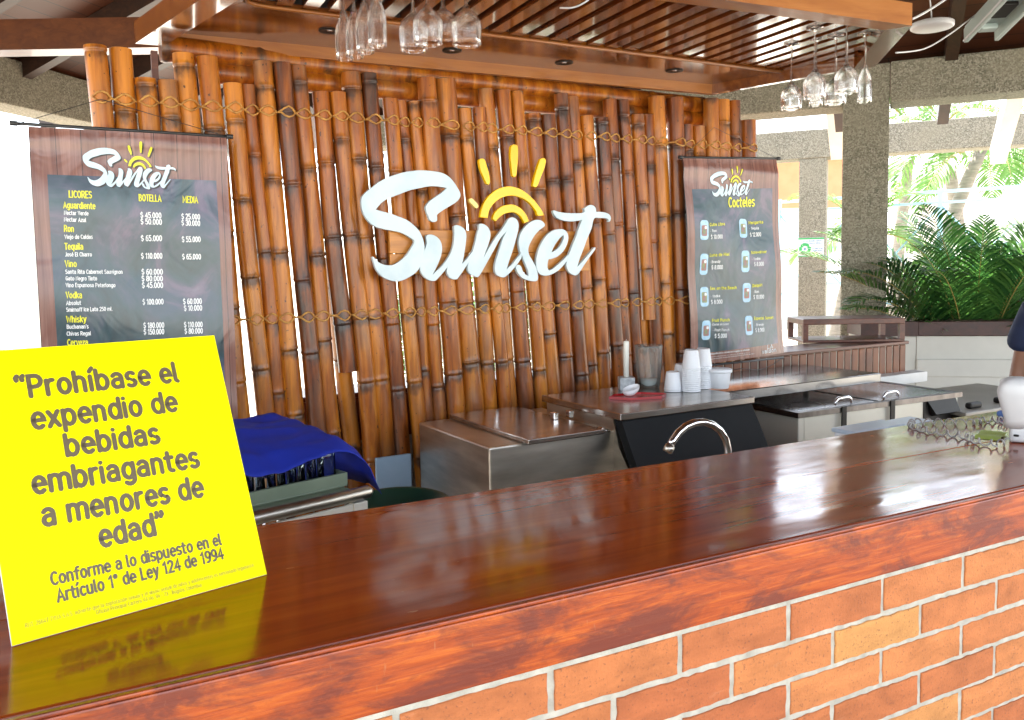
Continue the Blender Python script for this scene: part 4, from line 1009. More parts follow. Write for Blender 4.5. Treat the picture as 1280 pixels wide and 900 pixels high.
for body, xl, xr, y, c, mi in (('Aguardiente', 147, 268, 360, H2, 1), ('Nectar Verde', 150, 242, 385, H3, 0), ('Nectar Azul', 150, 233, 410, H3, 0), ('$ 45.000', 436, 515, 396, H4, 0), ('$ 25.000', 590, 660, 401, H4, 0), ('$ 50.000', 437, 517, 420, H4, 0), ('$ 30.000', 590, 660, 425, H4, 0),
    ('Ron', 150, 187, 448, H2, 1), ('Viejo de Caldas', 152, 258, 475, H3, 0), ('$ 65.000', 439, 518, 483, H4, 0), ('$ 55.000', 592, 662, 487, H4, 0),
    ('Tequila', 152, 222, 515, H2, 1), ('José El Charro', 154, 255, 541, H3, 0), ('$ 110.000', 440, 520, 549, H4, 0), ('$ 65.000', 594, 664, 552, H4, 0),
    ('Vino', 153, 198, 580, H2, 1), ('Santa Rita Cabernet Sauvignon', 155, 370, 606, H3, 0), ('$ 60.000', 442, 522, 609, H4, 0), ('Gato Negro Tinto', 156, 274, 631, H3, 0), ('$ 80.000', 442, 522, 634, H4, 0), ('Vino Espumoso Peterlongo', 156, 343, 656, H3, 0), ('$ 45.000', 443, 523, 659, H4, 0),
    ('Vodka', 156, 217, 697, H2, 1), ('Absolut', 158, 214, 723, H3, 0), ('$ 100.000', 445, 524, 722, H4, 0), ('$ 60.000', 597, 667, 720, H4, 0), ('Smirnoff Ice Lata 250 ml.', 158, 331, 748, H3, 0), ('$ 10.000', 600, 668, 745, H4, 0),
    ('Whisky', 158, 234, 788, H2, 1), ("Buchanan's", 160, 242, 812, H3, 0), ('$ 180.000', 448, 526, 810, H4, 0), ('$ 110.000', 600, 669, 807, H4, 0), ('Chivas Regal', 160, 251, 838, H3, 0), ('$ 150.000', 449, 526, 834, H4, 0), ('$ 80.000', 602, 670, 831, H4, 0),
    ('Cerveza', 162, 240, 875, H2, 1)):
    sl_ = (xr-xl)*(.03 if y < 450 else .0 if y < 700 else -.02)
    T(body, xl, y, xr, y+sl_, c, mi)
print_logo(m, BFL, zl3(218, 92), zl3(568, 122), zl3(223, 276), 2, 1, 3, warpL)
link('lettering', m, ['txtwhite', 'txtyellow', 'logoblue', 'shadowprint'], bl)
def rod(root, p, q, nail, ext=.012):
    d = (q-p).normalized(); m = MB(); m.tube([p-d*ext, q+d*ext], .006, 10); link('rod', m, 'iron', root)
    for e in (p-d*ext, q+d*ext):
        mm = MB(); mm.tube([e-d*.012, e+d*.012], .009, 10); link('end_cap', mm, 'iron', root)
    m = MB(); m.tube([p, nail, q], .0014, 5); link('hanging_string', m, 'iron', root)
rod(bl, Vector((lz(22, 153)[0], BY, z1+.006)), Vector((x1, BY, z1+.006)), Vector((ony(128, 118, BY).x, WY-.065, ony(128, 118, BY).z)))
# ---- right banner
BYR = 3.36
rz = lambda px, py: (ony(px, py, BYR).x, ony(px, py, BYR).z)
zr1 = lambda x, y: rz(850+x/6.67, 195+y/6.67); zr2 = lambda x, y: rz(855+x/6.43, 320+y/6.43)
rx0, rz1 = rz(853, 198); rx1, rz1b = rz(971, 199.5); rz0 = rz(866, 458)[1]
rx0b = rz(866, 458)[0]
warpR = lambda u, v: .008*math.sin(u*8+2)*math.sin(v*4)+.005*math.sin(v*13+u*5)+.007*math.exp(-((rz1-.05-v)/.03)**2)-.0
brn = thing('price_banner', ((rx0+rx1)/2, BYR, rz1), 'hanging cocktail price banner with glass icons and chalkboard print', 'banner', 'printed banners hung from black rods')
SHR = (rx0b-rx0)/(rz1-rz0)         # it hangs a little out of plumb
BFR = Frame((0, BYR, 0), (1, 0, 0), (0, 0, 1), (0, -1, 0))
banner(brn, BYR, rx0, rx1, rz1, rz0, rz1b-rz1, warpR, SHR)
m = MB()
def T(body, p, q, cap, mi, bold=.012):
    put_text(m, BFR, body, p, q, cap, mi, bold, .002, 1.0, warpR)
K = .00075
T('Cocteles', zr1(410, 424), zr1(634, 416), 72*K, 1, .02)
def item(zf, ic, name, nl, sub, sl_, price, pl_, icm, extra=None):
    T(name, zf(nl[0], nl[2]), zf(nl[1], nl[2]-8), 22*K, 1); T(sub, zf(sl_[0], sl_[2]), zf(sl_[1], sl_[2]-4), 19*K, 0); T(price, zf(pl_[0], pl_[2]), zf(pl_[1], pl_[2]-4), 30*K, 0)
    if extra: T(extra[0], zf(extra[1], extra[3]), zf(extra[2], extra[3]-5), 15*K, 0)
    (xa, ya, xb, yb) = ic
    a, b = zf(xa, ya), zf(xb, yb); w_, h_ = b[0]-a[0], a[1]-b[1]
    def rr(x0_, x1_, y0_, y1_, r_, mi, wv):
        pts = []
        for (cx_, cy_, a0) in ((x1_-r_, y1_-r_, 0), (x0_+r_, y1_-r_, 90), (x0_+r_, y0_+r_, 180), (x1_-r_, y0_+r_, 270)):
            for s in range(5):
                an = R(a0+s*22.5); pts.append((cx_+r_*math.cos(an), cy_+r_*math.sin(an)))
        m.add([BFR(x, y, wv+warpR(x, y)) for x, y in pts], [list(range(len(pts)))], mi)
    rr(a[0], b[0], b[1], a[1], w_*.3, 2, .0015)
    rr(a[0]+w_*.18, b[0]-w_*.18, b[1]+h_*.2, a[1]-h_*.26, w_*.12, icm, .0021)
    rr(a[0]+w_*.5, b[0]-w_*.22, b[1]+h_*.55, a[1]-h_*.3, w_*.1, 0, .0026)
    rr(a[0]+w_*.3, a[0]+w_*.62, b[1]+h_*.3, b[1]+h_*.55, w_*.1, 4 if icm == 5 else 5, .0026)
item(zr1, (155, 535, 225, 700), 'Cuba Libre', (235, 372, 585), '• Ron', (241, 295, 636), '$ 10.000', (245, 348, 691), 4)
item(zr1, (500, 522, 566, 682), 'Margarita', (582, 703, 568), '• Tequila', (588, 665, 613), '$ 12.000', (589, 682, 671), 5)
item(zr1, (166, 815, 231, 990), 'Luna de Miel', (242, 408, 838), '• Brandy', (248, 333, 893), '$ 8.000', (262, 357, 945), 4)
item(zr1, (510, 788, 575, 968), 'Screwdriver', (590, 720, 816), '• Vodka', (597, 665, 868), '$ 8.000', (613, 693, 917), 5)
item(zr2, (133, 250, 200, 405), 'Sex on the Beach', (212, 425, 272), '• Vodka', (218, 292, 333), '$ 8.000', (218, 310, 385), 5)
item(zr2, (472, 218, 535, 370), 'Daiquiri', (549, 625, 250), '• Ron', (554, 600, 298), '$ 10.000', (557, 643, 345), 4)
item(zr2, (145, 520, 212, 672), 'Fruit Punch', (222, 360, 530), '• Fruit Punch', (230, 355, 605), '$ 5.000', (244, 337, 658), 4, ('(Coctel sin Licor)', 222, 352, 558))
item(zr2, (482, 482, 541, 632), 'Especial Sunset', (556, 720, 512), '• Brandy', (560, 633, 562), '$ 8.000', (561, 638, 610), 4)
T('*Las fotografías de los cócteles son imágenes de referencia', zr2(192, 797), zr2(510, 756), 11*K, 0)
T('El exceso de alcohol es perjudicial para la salud', zr2(204, 818), zr2(515, 778), 8*K, 0, .0)
T('Prohíbase el expendio de bebidas embriagantes a menores de edad', zr2(190, 838), zr2(548, 786), 8*K, 0, .0)
T('valdon', zr2(612, 783), zr2(735, 766), 30*K, 0, .03); T('LA', zr2(655, 745), zr2(708, 738), 30*K, 0, .03)
for an in range(-80, 120, 38):     # little sun of the lower logo
    c_ = zr2(655, 728); r0_, r1_ = .021, .036; a_ = R(90+an); dx, dy = math.cos(a_), math.sin(a_); nx_, ny_ = -dy*.0022, dx*.0022
    m.add([BFR(c_[0]+dx*r0_+nx_, c_[1]+dy*r0_+ny_, .0016), BFR(c_[0]+dx*r0_-nx_, c_[1]+dy*r0_-ny_, .0016), BFR(c_[0]+dx*r1_-nx_, c_[1]+dy*r1_-ny_, .0016), BFR(c_[0]+dx*r1_+nx_, c_[1]+dy*r1_+ny_, .0016)], [(0, 1, 2, 3)], 0)
print_logo(m, BFR, zr1(243, 78), zr1(605, 84), zr1(250, 340), 6, 1, 3, warpR)
link('lettering', m, ['txtwhite', 'txtyellow', 'icon_blue', 'shadowprint', 'icon_red', 'icon_green', 'logoblue'], brn)
rod(brn, Vector((rx0, BYR, rz1+.006)), Vector((rx1, BYR, rz1b+.006)), Vector(((rx0+rx1)/2-.06, WY-.07, rz1+.19)))
m = MB(); m.tube([(rx0b, BYR+.005, rz0-.004), (rz(980, 447)[0], BYR+.005, rz(980, 447)[1])], .006, 8); m.tube([Vector((rz(980, 447)[0], BYR+.005, rz(980, 447)[1]))+Vector((k*-.07, .01*math.sin(k), -.012*k-.03*math.sin(k*.8))) for k in range(7)], .002, 5); link('lower_rod', m, 'iron', brn)

# ================================================================== YELLOW NOTICE on the counter
BLp, BRp = onz(15, 808, 1.1012), onz(334, 718, 1.1012)
ge = (BRp-BLp).normalized(); gn = ge.cross(Vector((0, 0, 1)))        # gn faces the customer
tl_ = R(23.4); gu = Vector((0, 0, 1))*math.cos(tl_)-gn*math.sin(tl_); gw = ge.cross(gu)
SF = Frame(BLp, ge, gu, gw); SW, SH = (BRp-BLp).length, .464
def suv(px, py):
    d = ray(px, py); t = (BLp-CAM).dot(gw)/d.dot(gw); p = CAM+d*t-BLp; return (p.dot(ge), p.dot(gu))
ys_ = thing('counter_notice', (BLp+BRp)/2, 'large yellow acrylic notice leaning on the counter with grey lettering', 'notice')
m = MB(); m.rbox(SF, (0, 0, -.006), (SW, SH, -.0015), .0008, 0); link('backing', m, 'signedge', ys_)
m = MB(); m.box(SF, (.0004, .0004, -.0014), (SW-.0004, SH-.0004, 0)); link('face', m, 'signyellow', ys_)
zs = lambda x, y: suv(x/2.144, 400+y/2.144)
m = MB()
for body, xl, yl, xr, yr, cap in (('“Prohíbase el', 42, 209, 482, 163, .0385), ('expendio de', 85, 292, 480, 241, .0385), ('bebidas', 175, 364, 432, 327, .0385), ('embriagantes', 87, 466, 538, 391, .0385), ('a menores de', 113, 552, 550, 470, .0385), ('edad”', 268, 609, 449, 567, .0385), ('Conforme a lo dispuesto en el', 137, 711, 595, 601, .0205), ('Artículo 1° de Ley 124 de 1994', 153, 756, 602, 638, .0205)):
    put_text(m, SF, body, zs(xl, yl), zs(xr, yr), cap, 0, .02, .0006, wt=1.5 if cap > .03 else 1.5)
put_text(m, SF, 'RNT. 26647 TVNA S.A.S. advierte que la explotación sexual y el abuso sexual de niños y adolescentes es sancionado legamente', zs(68, 825), zs(680, 661), .0063, 1, 0, .0006)
put_text(m, SF, 'Oficina Principal Carrera 43 No. 94 - 73 - Bogotá, Colombia', zs(258, 789), zs(540, 714), .0063, 1, 0, .0006)
link('lettering', m, ['signink', 'signfine'], ys_)
m = MB(); e0 = SF(SW*.5-.03, SH*.7, -.0065); e1 = SF(SW*.5+.03, SH*.7, -.0065); f0 = Vector((e0.x, e0.y, 1.1012))-gn*.13; f1 = Vector((e1.x, e1.y, 1.1012))-gn*.13
m.add([e0, e1, f1, f0]+[v-gn*.003 for v in (e0, e1, f1, f0)], [(0, 1, 2, 3), (7, 6, 5, 4), (0, 4, 5, 1), (1, 5, 6, 2), (2, 6, 7, 3), (3, 7, 4, 0)])
link('easel_strut', m, 'signedge', ys_)

# ================================================================== EQUIPMENT BEHIND THE BAR
# stainless chest with a lid
q = [onz(x, y, .97) for x, y in ((512, 530), (612, 560), (798, 540))]
a_ = R(.8); XF = Frame((q[1].x, q[1].y, 0), (math.cos(a_), math.sin(a_), 0), (-math.sin(a_), math.cos(a_), 0), (0, 0, 1)); W1 = (q[2]-q[1]).length; D1 = .64
ch = thing('steel_chest', XF(W1/2, D1/2, 0), 'dented stainless steel chest with a flat lid, below the sign', 'ice chest')
m = MB(); m.rbox(XF, (0, 0, 0), (W1, D1, .97), .008)
for (u, z) in ((.12, .86), (.3, .80), (.33, .92), (.55, .87), (.2, .7)): m.lathe(XF(u, -.0005, z), [(.0001, 0)], 6)
link('body', m, 'steel', ch)
lidq = [XF.o-Vector((XF.o.x, XF.o.y, 0))]  # lid position from the photo, in chest coordinates
def inX(px, py, z):
    p = onz(px, py, z)-XF.o; return p.dot(XF.x), p.dot(XF.y)
lx0, ly0 = inX(661, 551, .988); lx1, _ = inX(751, 536, .988)
m = MB(); m.rbox(XF, (lx0, ly0, .971), (lx1, D1-.01, .992), .004); ld = link('lid', m, 'steel_lid', ch)
for dx in (-.05, .03):
    m = MB(); p = inX(703, 523, .992); m.rbox(XF, (p[0]+dx, p[1]-.012, .992), (p[0]+dx+.022, p[1]+.02, 1.022), .003); link('hinge', m, 'chrome', ld)
m = MB(); p = inX(752, 538, .985); m.rbox(XF, (p[0], p[1]-.004, .972), (p[0]+.018, p[1]+.03, .996), .003); m.tube([XF(p[0]+.015, p[1]+.01, .98), XF(p[0]+.05, p[1]+.012, .976)], .005, 8); link('latch', m, 'steel_lid', ch)

# steel topped cabinet with black sloping front
c0, c1_, c2_ = [onz(x, y, 1.05) for x, y in ((682, 495), (783, 518), (935, 495))]
cab = thing('dispenser_cabinet', ((c0.x+c2_.x)/2, 2.95, 0), 'steel topped cabinet with black sloping front panel', 'cabinet')
SFR = Frame((c1_.x, 0, 0), (0, 1, 0), (0, 0, 1), (1, 0, 0)); Wc = c2_.x-c1_.x; yb_, yf_ = 3.24, (c1_.y+c2_.y)/2
m = MB(); m.prism(SFR, [(yb_, 0), (yb_, 1.018), (yf_+.07, 1.018), (yf_+.03, .9), (yf_-.25, .55), (yf_-.25, 0)], .006, Wc-.006); link('body', m, 'steel', cab)
m = MB(); m.rbox(WORLD, (c1_.x-.01, yf_-.004, 1.02), (c2_.x+.01, yb_+.02, 1.05), .004); link('worktop', m, 'steel_lid', cab)
m = MB(); m.prism(SFR, [(yf_+.055, 1.016), (yf_+.004, 1.016), (yf_-.26, .56), (yf_-.26, .05), (yf_-.21, .05), (yf_-.21, .55)], 0, Wc); link('front_panel', m, 'black', cab)
for sx0 in (.07, Wc-.074):
    m = MB(); m.prism(SFR, [(yf_+.02, 1.0), (yf_+.0025, 1.0), (yf_-.25, .565), (yf_-.22, .57)], sx0, sx0+.004); link('panel_seam', m, 'blackplastic', cab)
# things on the cabinet top (z 1.05)
TZ = 1.051
def on_top(px, py): p = onz(px, py, TZ); return p
def cup_prof(r0, r1, h, n):
    """n nested upturned cups: rims at the bottom, tapering up"""
    out = []; step = .009
    for k in range(n):
        zb = k*step; out += [(r1*.93, zb), (r1, zb+.0005), (r1, zb+.004), (r1*.965, zb+.0055)]
    zt = (n-1)*step
    out += [(r1*.95, zt+.01), (r0, zt+h-.004), (r0*.93, zt+h), (r0*.9, zt+h-.003), (.0005, zt+h-.003)]
    return out
CG = 'white plastic cups on the steel worktop'
for px, py, n, s, lb in ((864, 489, 13, 1.05, 'tall stack of white cups at the front, beside the lidded tub'), (879, 485, 13, 1.0, 'tall stack of white cups just behind the front stack'), (841, 489, 2, 1.0, 'short white cup standing left of the tall front stack'), (852, 483, 4, 1.0, 'white cup stack of middle height behind the short cup')):
    p = on_top(px, py); m = MB(); m.lathe(p, cup_prof(.031*s, .042*s, .085*s, n), 28); tag(link('cup_stack', m, 'cup', loc=p), lb, 'plastic cups', CG)
p = on_top(899, 485); tub = thing('plastic_tub', p, 'round white tub with a rim, right of the cup stacks', 'tub')
m = MB(); m.lathe(p, [(.042, 0), (.045, .002), (.054, .075), (.0545, .078)], 28); link('body', m, 'cup', tub)
m = MB(); m.lathe(p, [(.056, .076), (.06, .077), (.061, .09), (.058, .094), (.0005, .094)], 28); link('lid', m, 'cup', tub)
# jug
p = on_top(811, 484); jg = thing('water_jug', p, 'clear ribbed plastic jug with a pouring lip', 'jug')
m = MB(); wob = lambda a, z: 1+(.02*math.cos(a*12) if .03 < z < .16 else 0)
m.lathe(p, [(.0005, .0), (.05, 0), (.052, .004), (.056, .03), (.062, .1), (.066, .19), (.068, .205), (.0665, .207), (.064, .19), (.06, .1), (.0535, .03), (.049, .008), (.0005, .007)], 48, wob=wob); link('body', m, 'jug', jg)
m = MB(); d = Vector((.9, .43, 0)); m.tube([p+d*.062+Vector((0, 0, .175)), p+d*.095+Vector((0, 0, .17)), p+d*.105+Vector((0, 0, .12)), p+d*.09+Vector((0, 0, .06)), p+d*.058+Vector((0, 0, .05))], .008, 10); link('handle', m, 'jug', jg)
m = MB(); d = Vector((-.9, -.43, 0)); m.tube([p+d*.055+Vector((0, 0, .185)), p+d*.07+Vector((0, 0, .2)), p+d*.082+Vector((0, 0, .212))], [.02, .016, .007], 10); link('lip', m, 'jug', jg)
m = MB(); m.lathe(p, [(.0005, .008), (.048, .008), (.052, .04), (.0005, .041)], 30); link('residue', m, 'lettering', jg)
# candle in a stone block
p = on_top(783, 487); hl = thing('candle_holder', p, 'square grey marble block holding the candle', 'candle holder')
m = MB(); fr = Frame.rot(p, -.5); m.rbox(fr, (-.036, -.036, 0), (.036, .036, .062), .003); link('block', m, 'marble', hl)
m = MB(); cp = p+Vector((0, 0, .062)); m.lathe(cp, [(.0135, 0), (.0135, .165), (.012, .172), (.003, .173), (.0005, .172)], 16); m.tube([cp+Vector((0, 0, .172)), cp+Vector((.001, 0, .181))], .0012, 5)
tag(link('candle', m, 'candle', loc=cp), 'unlit white candle standing in the grey marble block', 'candle')
# red tray with scoop
p = on_top(795, 497); m = MB(); fr = Frame.rot(p, -.35); pr = []
ptsr = [(-.13, -.01), (-.05, -.075), (.1, -.06), (.15, .02), (.05, .08), (-.08, .06)]
m.prism(fr, ptsr, 0, .005); b = len(m.v)
for i in range(6):
    a, c = ptsr[i], ptsr[(i+1) % 6]; L = math.hypot(c[0]-a[0], c[1]-a[1]); e = ((c[0]-a[0])/L, (c[1]-a[1])/L)
    m.box(Frame(fr(a[0], a[1], 0), fr.x*e[0]+fr.y*e[1], fr.x*-e[1]+fr.y*e[0], (0, 0, 1)), (0, 0, .004), (L, .004, .012))
tag(link('tray', m, 'redplastic', loc=p), 'flat red plastic tray in front of the jug', 'tray')
sp_ = onz(789, 494, TZ+.006); m = MB()
fr = Frame.rot(sp_+Vector((0, 0, .034)), .3); prof = []
vs_, fs = [], []
for i in range(9):
    for j in range(13):
        a = math.pi*i/8*.5; b_ = math.pi*2*j/12
        vs_.append(fr(.05*math.sin(a)*math.cos(b_), .034*math.sin(a)*math.sin(b_), -.034*math.cos(a)+.012*math.sin(a)*math.cos(b_)))
for i in range(8):
    for j in range(12): fs.append((i*13+j, i*13+j+1, (i+1)*13+j+1, (i+1)*13+j))
m.add(vs_, fs, 0, True); m.add([v+(v-fr.o)*-.06 for v in vs_], [f[::-1] for f in fs], 0, True)
tag(link('scoop', m, 'cup', loc=sp_), 'white bowl shaped scoop lying on the red tray', 'scoop')

# chest freezer with a glass lid
f0, f1, f2 = [onz(x, y, .90) for x, y in ((998, 516), (1201, 490), (933, 505))]
a_ = math.atan2(f1.y-f0.y, f1.x-f0.x); ZF = Frame((f0.x, f0.y, 0), (math.cos(a_), math.sin(a_), 0), (-math.sin(a_), math.cos(a_), 0), (0, 0, 1)); Wf = (f1-f0).length; Df = .60
fz = thing('chest_freezer', ZF(Wf/2, Df/2, 0), 'cream chest freezer with dark glass lid, black straps and vent', 'freezer', 'chest freezers behind the bar')
m = MB(); m.rbox(ZF, (.01, .01, 0), (Wf-.01, Df, .872), .006); m.box(ZF, (.05, .0085, .05), (.054, .01, .87)); link('body', m, 'cream', fz)
m = MB(); m.box(ZF, (-.006, -.006, .873), (Wf+.006, .03, .9)); m.box(ZF, (-.006, Df-.03, .873), (Wf+.006, Df+.006, .9)); m.box(ZF, (-.006, .03, .873), (.03, Df-.03, .9)); m.box(ZF, (Wf-.03, .03, .873), (Wf+.006, Df-.03, .9)); link('lid_frame', m, 'frame_steel', fz)
m = MB(); m.box(ZF, (.03, .03, .88), (Wf*.5-.012, Df-.03, .896)); m.box(ZF, (Wf*.5+.012, .03, .88), (Wf-.03, Df-.03, .898)); link('glass_lid', m, 'glasstop', fz)
def inZ(px, py, z): p = onz(px, py, z)-ZF.o; return p.dot(ZF.x), p.dot(ZF.y)
for px in (1031, 1138):
    u = inZ(px, 505, .9)[0]
    m = MB(); m.rbox(ZF, (u-.018, -.014, .765), (u+.018, -.0065, .905), .003); m.rbox(ZF, (u-.012, -.017, .785), (u+.012, -.0142, .792), .001, 1); link('strap', m, ['blackplastic', 'chrome'], fz)
    m = MB(); m.tube([ZF(u, .05, .9), ZF(u+.01, .05, .928), ZF(u+.03, .055, .936), ZF(u+.11, .06, .936), ZF(u+.13, .062, .925), ZF(u+.135, .062, .9)], .008, 8); link('handle', m, 'chrome', fz)
def onfz(px, py):
    d = ray(px, py); t = (ZF.o-CAM).dot(ZF.y)/d.dot(ZF.y); p = CAM+d*t-ZF.o; return p.dot(ZF.x), p.z
a0, a1 = onfz(1158, 499), onfz(1197, 526)
m = MB(); m.box(ZF, (a0[0]-.012, .004, a1[1]), (a1[0]-.02, .0095, a0[1]+.012)); u0, u1, v0, v1 = a0[0], a1[0], a1[1]-.02, a0[1]
vsx = [ZF(u0, .003, v1), ZF(u1-.03, .003, v1), ZF(u1, -.055, v1-.07), ZF(u0+.04, -.055, v1-.07), ZF(u0+.04, .003, v0), ZF(u1, .003, v0)]
m.add([ZF(u0, -.001, v1), ZF(u1-.03, -.001, v1), ZF(u1-.02, -.03, v1-.085), ZF(u0+.045, -.03, v1-.085), ZF(u1-.02, -.001, v1-.1), ZF(u0+.045, -.001, v1-.1)], [(0, 1, 2, 3), (3, 2, 4, 5), (1, 4, 2), (0, 3, 5)])
link('vent_hood', m, 'blackplastic', fz)
# second freezer
p = onz(1200, 517, .80); GF = Frame((p.x+.05, p.y, 0), (.995, -.05, 0), (.05, .995, 0), (0, 0, 1))
fz2 = thing('chest_freezer', GF(.55, .33, 0), 'lower beige chest freezer with black handles, beside the wall', 'freezer', 'chest freezers behind the bar')
m = MB(); m.rbox(GF, (0, 0, 0), (1.1, .66, .75), .01); link('body', m, 'greypaint', fz2)
m = MB(); m.rbox(GF, (-.01, -.01, .778), (1.11, .67, .80), .006); link('lid', m, 'beige', fz2)
m = MB(); m.box(GF, (.0, .0, .751), (1.1, .66, .777)); link('gasket', m, 'blackplastic', fz2)
for px, py in ((1217, 510), (1252, 503)):
    p = onz(px, py, .8)-GF.o; u, v = p.dot(GF.x), p.dot(GF.y)
    m = MB(); m.rbox(GF, (u-.055, v-.02, .8), (u+.055, v+.02, .835), .012); link('handle', m, 'blackplastic', fz2)
# steel shelf behind the freezer
s0_, s1_ = onz(905, 489, 1.0), onz(1098, 466, 1.0)
sh = thing('steel_shelf', (3.6, 3.4, 0), 'stainless steel shelf between the freezer and the low brick wall', 'shelf')
m = MB(); m.rbox(WORLD, (2.86, 3.07, .948), (s1_.x, 3.62, 1.0), .004); link('top', m, 'shelf_steel', sh)
for (x, y) in ((2.95, 3.52), (s1_.x-.1, 3.52)):
    m = MB(); m.tube([(x, y, 0), (x, y, .947)], .018, 10); link('leg', m, 'steel', sh)
# sink bench right behind the counter, with faucet and boxes
sk = thing('sink_bench', (2.3, 2.05, 0), 'low steel sink bench hidden behind the counter', 'sink bench')
m = MB(); m.rbox(WORLD, (1.45, 1.87, .80), (3.3, 2.28, .84), .004); link('top', m, 'steel', sk)
for x in (1.5, 3.25):
    for y in (1.92, 2.23):
        m = MB(); m.tube([(x, y, 0), (x, y, .80)], .018, 8); link('leg', m, 'steel', sk)
fy = 2.02
def fpt(px, py): p = ony(px, py, fy); return p
m = MB(); pts = [fpt(903, 640), fpt(904, 600)]
cc = [(909.5, 575), (910, 562), (907, 549), (900, 538), (890, 530.5), (879, 527.5), (868, 528.5), (857, 533), (848, 541), (841, 551), (838, 557)]
P_ = [fpt(x, y) for x, y in cc]; base = Vector((P_[0].x, P_[0].y, .841))
m.tube([base, Vector((P_[0].x, P_[0].y, P_[0].z-.06))]+P_, .0125, 14)
fct = thing('faucet', base, 'curved chrome gooseneck faucet rising behind the counter', 'faucet')
link('spout', m, 'chrome', fct); m = MB(); m.tube([P_[-1], P_[-1]+(P_[-1]-P_[-2]).normalized()*.022], .016, 14); link('aerator', m, 'steel', fct)
m = MB(); m.lathe(base, [(.03, 0), (.03, .006), (.02, .02), (.0005, .022)], 16); link('base', m, 'chrome', fct)
for i, (pxa, pxb, py) in enumerate(((1054, 1117, 533), (1113, 1152, 527))):
    A, B = ony(pxa, py, 2.12+.02*i), ony(pxb, py, 2.12+.02*i); bx = thing('food_container', (A+B)/2-Vector((0, 0, (A.z+B.z)/2-.841)), ('larger bluish white lidded container just behind the counter', 'smaller bluish white lidded container beside the coiled cord')[i], 'container', 'plastic containers behind the counter')
    zt = (A.z+B.z)/2
    m = MB(); m.rbox(WORLD, (A.x+.006, A.y-.05, .841), (B.x-.006, A.y+.05, zt-.012), .01); link('body', m, 'cup', bx)
    m = MB(); m.rbox(WORLD, (A.x, A.y-.058, zt-.014), (B.x, A.y+.058, zt+.004), .007, seg=3); link('lid', m, 'lidblue', bx)

# ---- glass table on the left with blue cloth
r0_, r1_ = onz(315, 640, .95), onz(460, 607, .95)
a_ = math.atan2(r1_.y-r0_.y, r1_.x-r0_.x); ex = Vector((math.cos(a_), math.sin(a_), 0)); ey = Vector((-math.sin(a_), math.cos(a_), 0))
TF = Frame((r1_.x, r1_.y, 0), ex, ey, (0, 0, 1))     # u negative to the left, v to the back
tb = thing('service_table', TF(-.4, .3, 0), 'service table with a round steel edge rail and white front', 'table')
m = MB(); m.tube([TF(-.95, 0, .93), TF(.0, 0, .93), TF(.012, .004, .93)], [.021, .021, .012], 16); link('edge_rail', m, 'steel', tb)
m = MB(); m.rbox(TF, (-.95, .0, .91), (-.03, .55, .935), .003); link('top', m, 'greentray', tb)
m = MB(); m.rbox(TF, (-.95, -.012, .70), (-.065, .0, .905), .003); m.rbox(TF, (-.062, -.012, .70), (-.01, .03, .905), .003); link('front_panel', m, 'cream', tb)
for (u, v) in ((-.05, .03), (-.9, .03), (-.05, .5), (-.9, .5)):
    m = MB(); m.tube([TF(u, v, 0), TF(u, v, .91)], .018, 10); link('leg', m, 'steel', tb)
tr = MB(); tr.rbox(TF, (-.86, .09, .9355), (-.02, .47, .945), .004); tr.box(TF, (-.86, .09, .945), (-.02, .10, .982)); tr.box(TF, (-.86, .46, .945), (-.02, .47, .982)); tr.box(TF, (-.86, .1, .945), (-.85, .46, .982)); tr.box(TF, (-.03, .1, .945), (-.02, .46, .982))
tag(link('glass_tray', tr, 'greentray', loc=TF(-.45, .28, .9355)), 'shallow green tray full of upturned tumblers on the table', 'tray')
tprof = [(.031, 0), (.033, .001), (.0285, .112), (.027, .115), (.0005, .115), (.0005, .107), (.026, .106), (.0305, .002), (.031, 0)]
tm = None
for j in range(2):
    for i in range(10):
        p = TF(-.068-i*.072, .14+j*.073, .9455)
        if tm is None: mm = MB(); mm.lathe(p, tprof, 16); tm = link('tumbler', mm, 'tumbler', loc=p); o = tm
        else: o = tm.copy(); col.objects.link(o); o.location = p
        tag(o, 'upturned clear tumbler in the tray under the blue cloth', 'tumbler', 'tumblers under the blue cloth')
# cloth: sheet laid over the tumblers, falling over the right corner
cl = MB(); nu, nv = 54, 34
rcl = random.Random(4)
for j in range(nv+1):
    for i in range(nu+1):
        u = -.95+(.95+.085)*i/nu; v = .055+.45*j/nv
        fold = mnoise.noise(Vector((u*9+v*5, v*7-u*3, 2.3))); fold = .009*(1-abs(fold)*2.2)
        z = 1.078+.05*min(1, (v-.055)/.3)+.014*mnoise.noise(Vector((u*4, v*5, 1)))+fold+.003*mnoise.noise(Vector((u*22, v*24, 4)))
        fall_r = max(0, u+.035+.12*(v-.2)); fall_f = max(0, .12-v)
        z -= fall_r*.75+max(0, fall_r-.06)*1.6
        z -= fall_f*.5*(1+.35*math.sin(u*15))
        if u < .0 and v > .1: z = max(z, 1.0635)
        cl.add([TF(u+.01*math.sin(v*30)*(fall_r*4), v-.0*fall_f, z)], [], 0, True)
W = nu+1
for j in range(nv):
    for i in range(nu): cl.f.append([j*W+i, j*W+i+1, (j+1)*W+i+1, (j+1)*W+i]); cl.m.append(0); cl.sm.append(True)
b0 = len(cl.v); 
for k in range(b0): cl.v.append(cl.v[k]-Vector((0, 0, .0025))); cl.c.append((0, .5, 0))
for j in range(nv):
    for i in range(nu): cl.f.append([b0+j*W+i, b0+(j+1)*W+i, b0+(j+1)*W+i+1, b0+j*W+i+1]); cl.m.append(0); cl.sm.append(True)
rim = [i for i in range(W)]+[j*W+nu for j in range(1, nv+1)]+[nv*W+i for i in range(nu-1, -1, -1)]+[j*W for j in range(nv-1, 0, -1)]
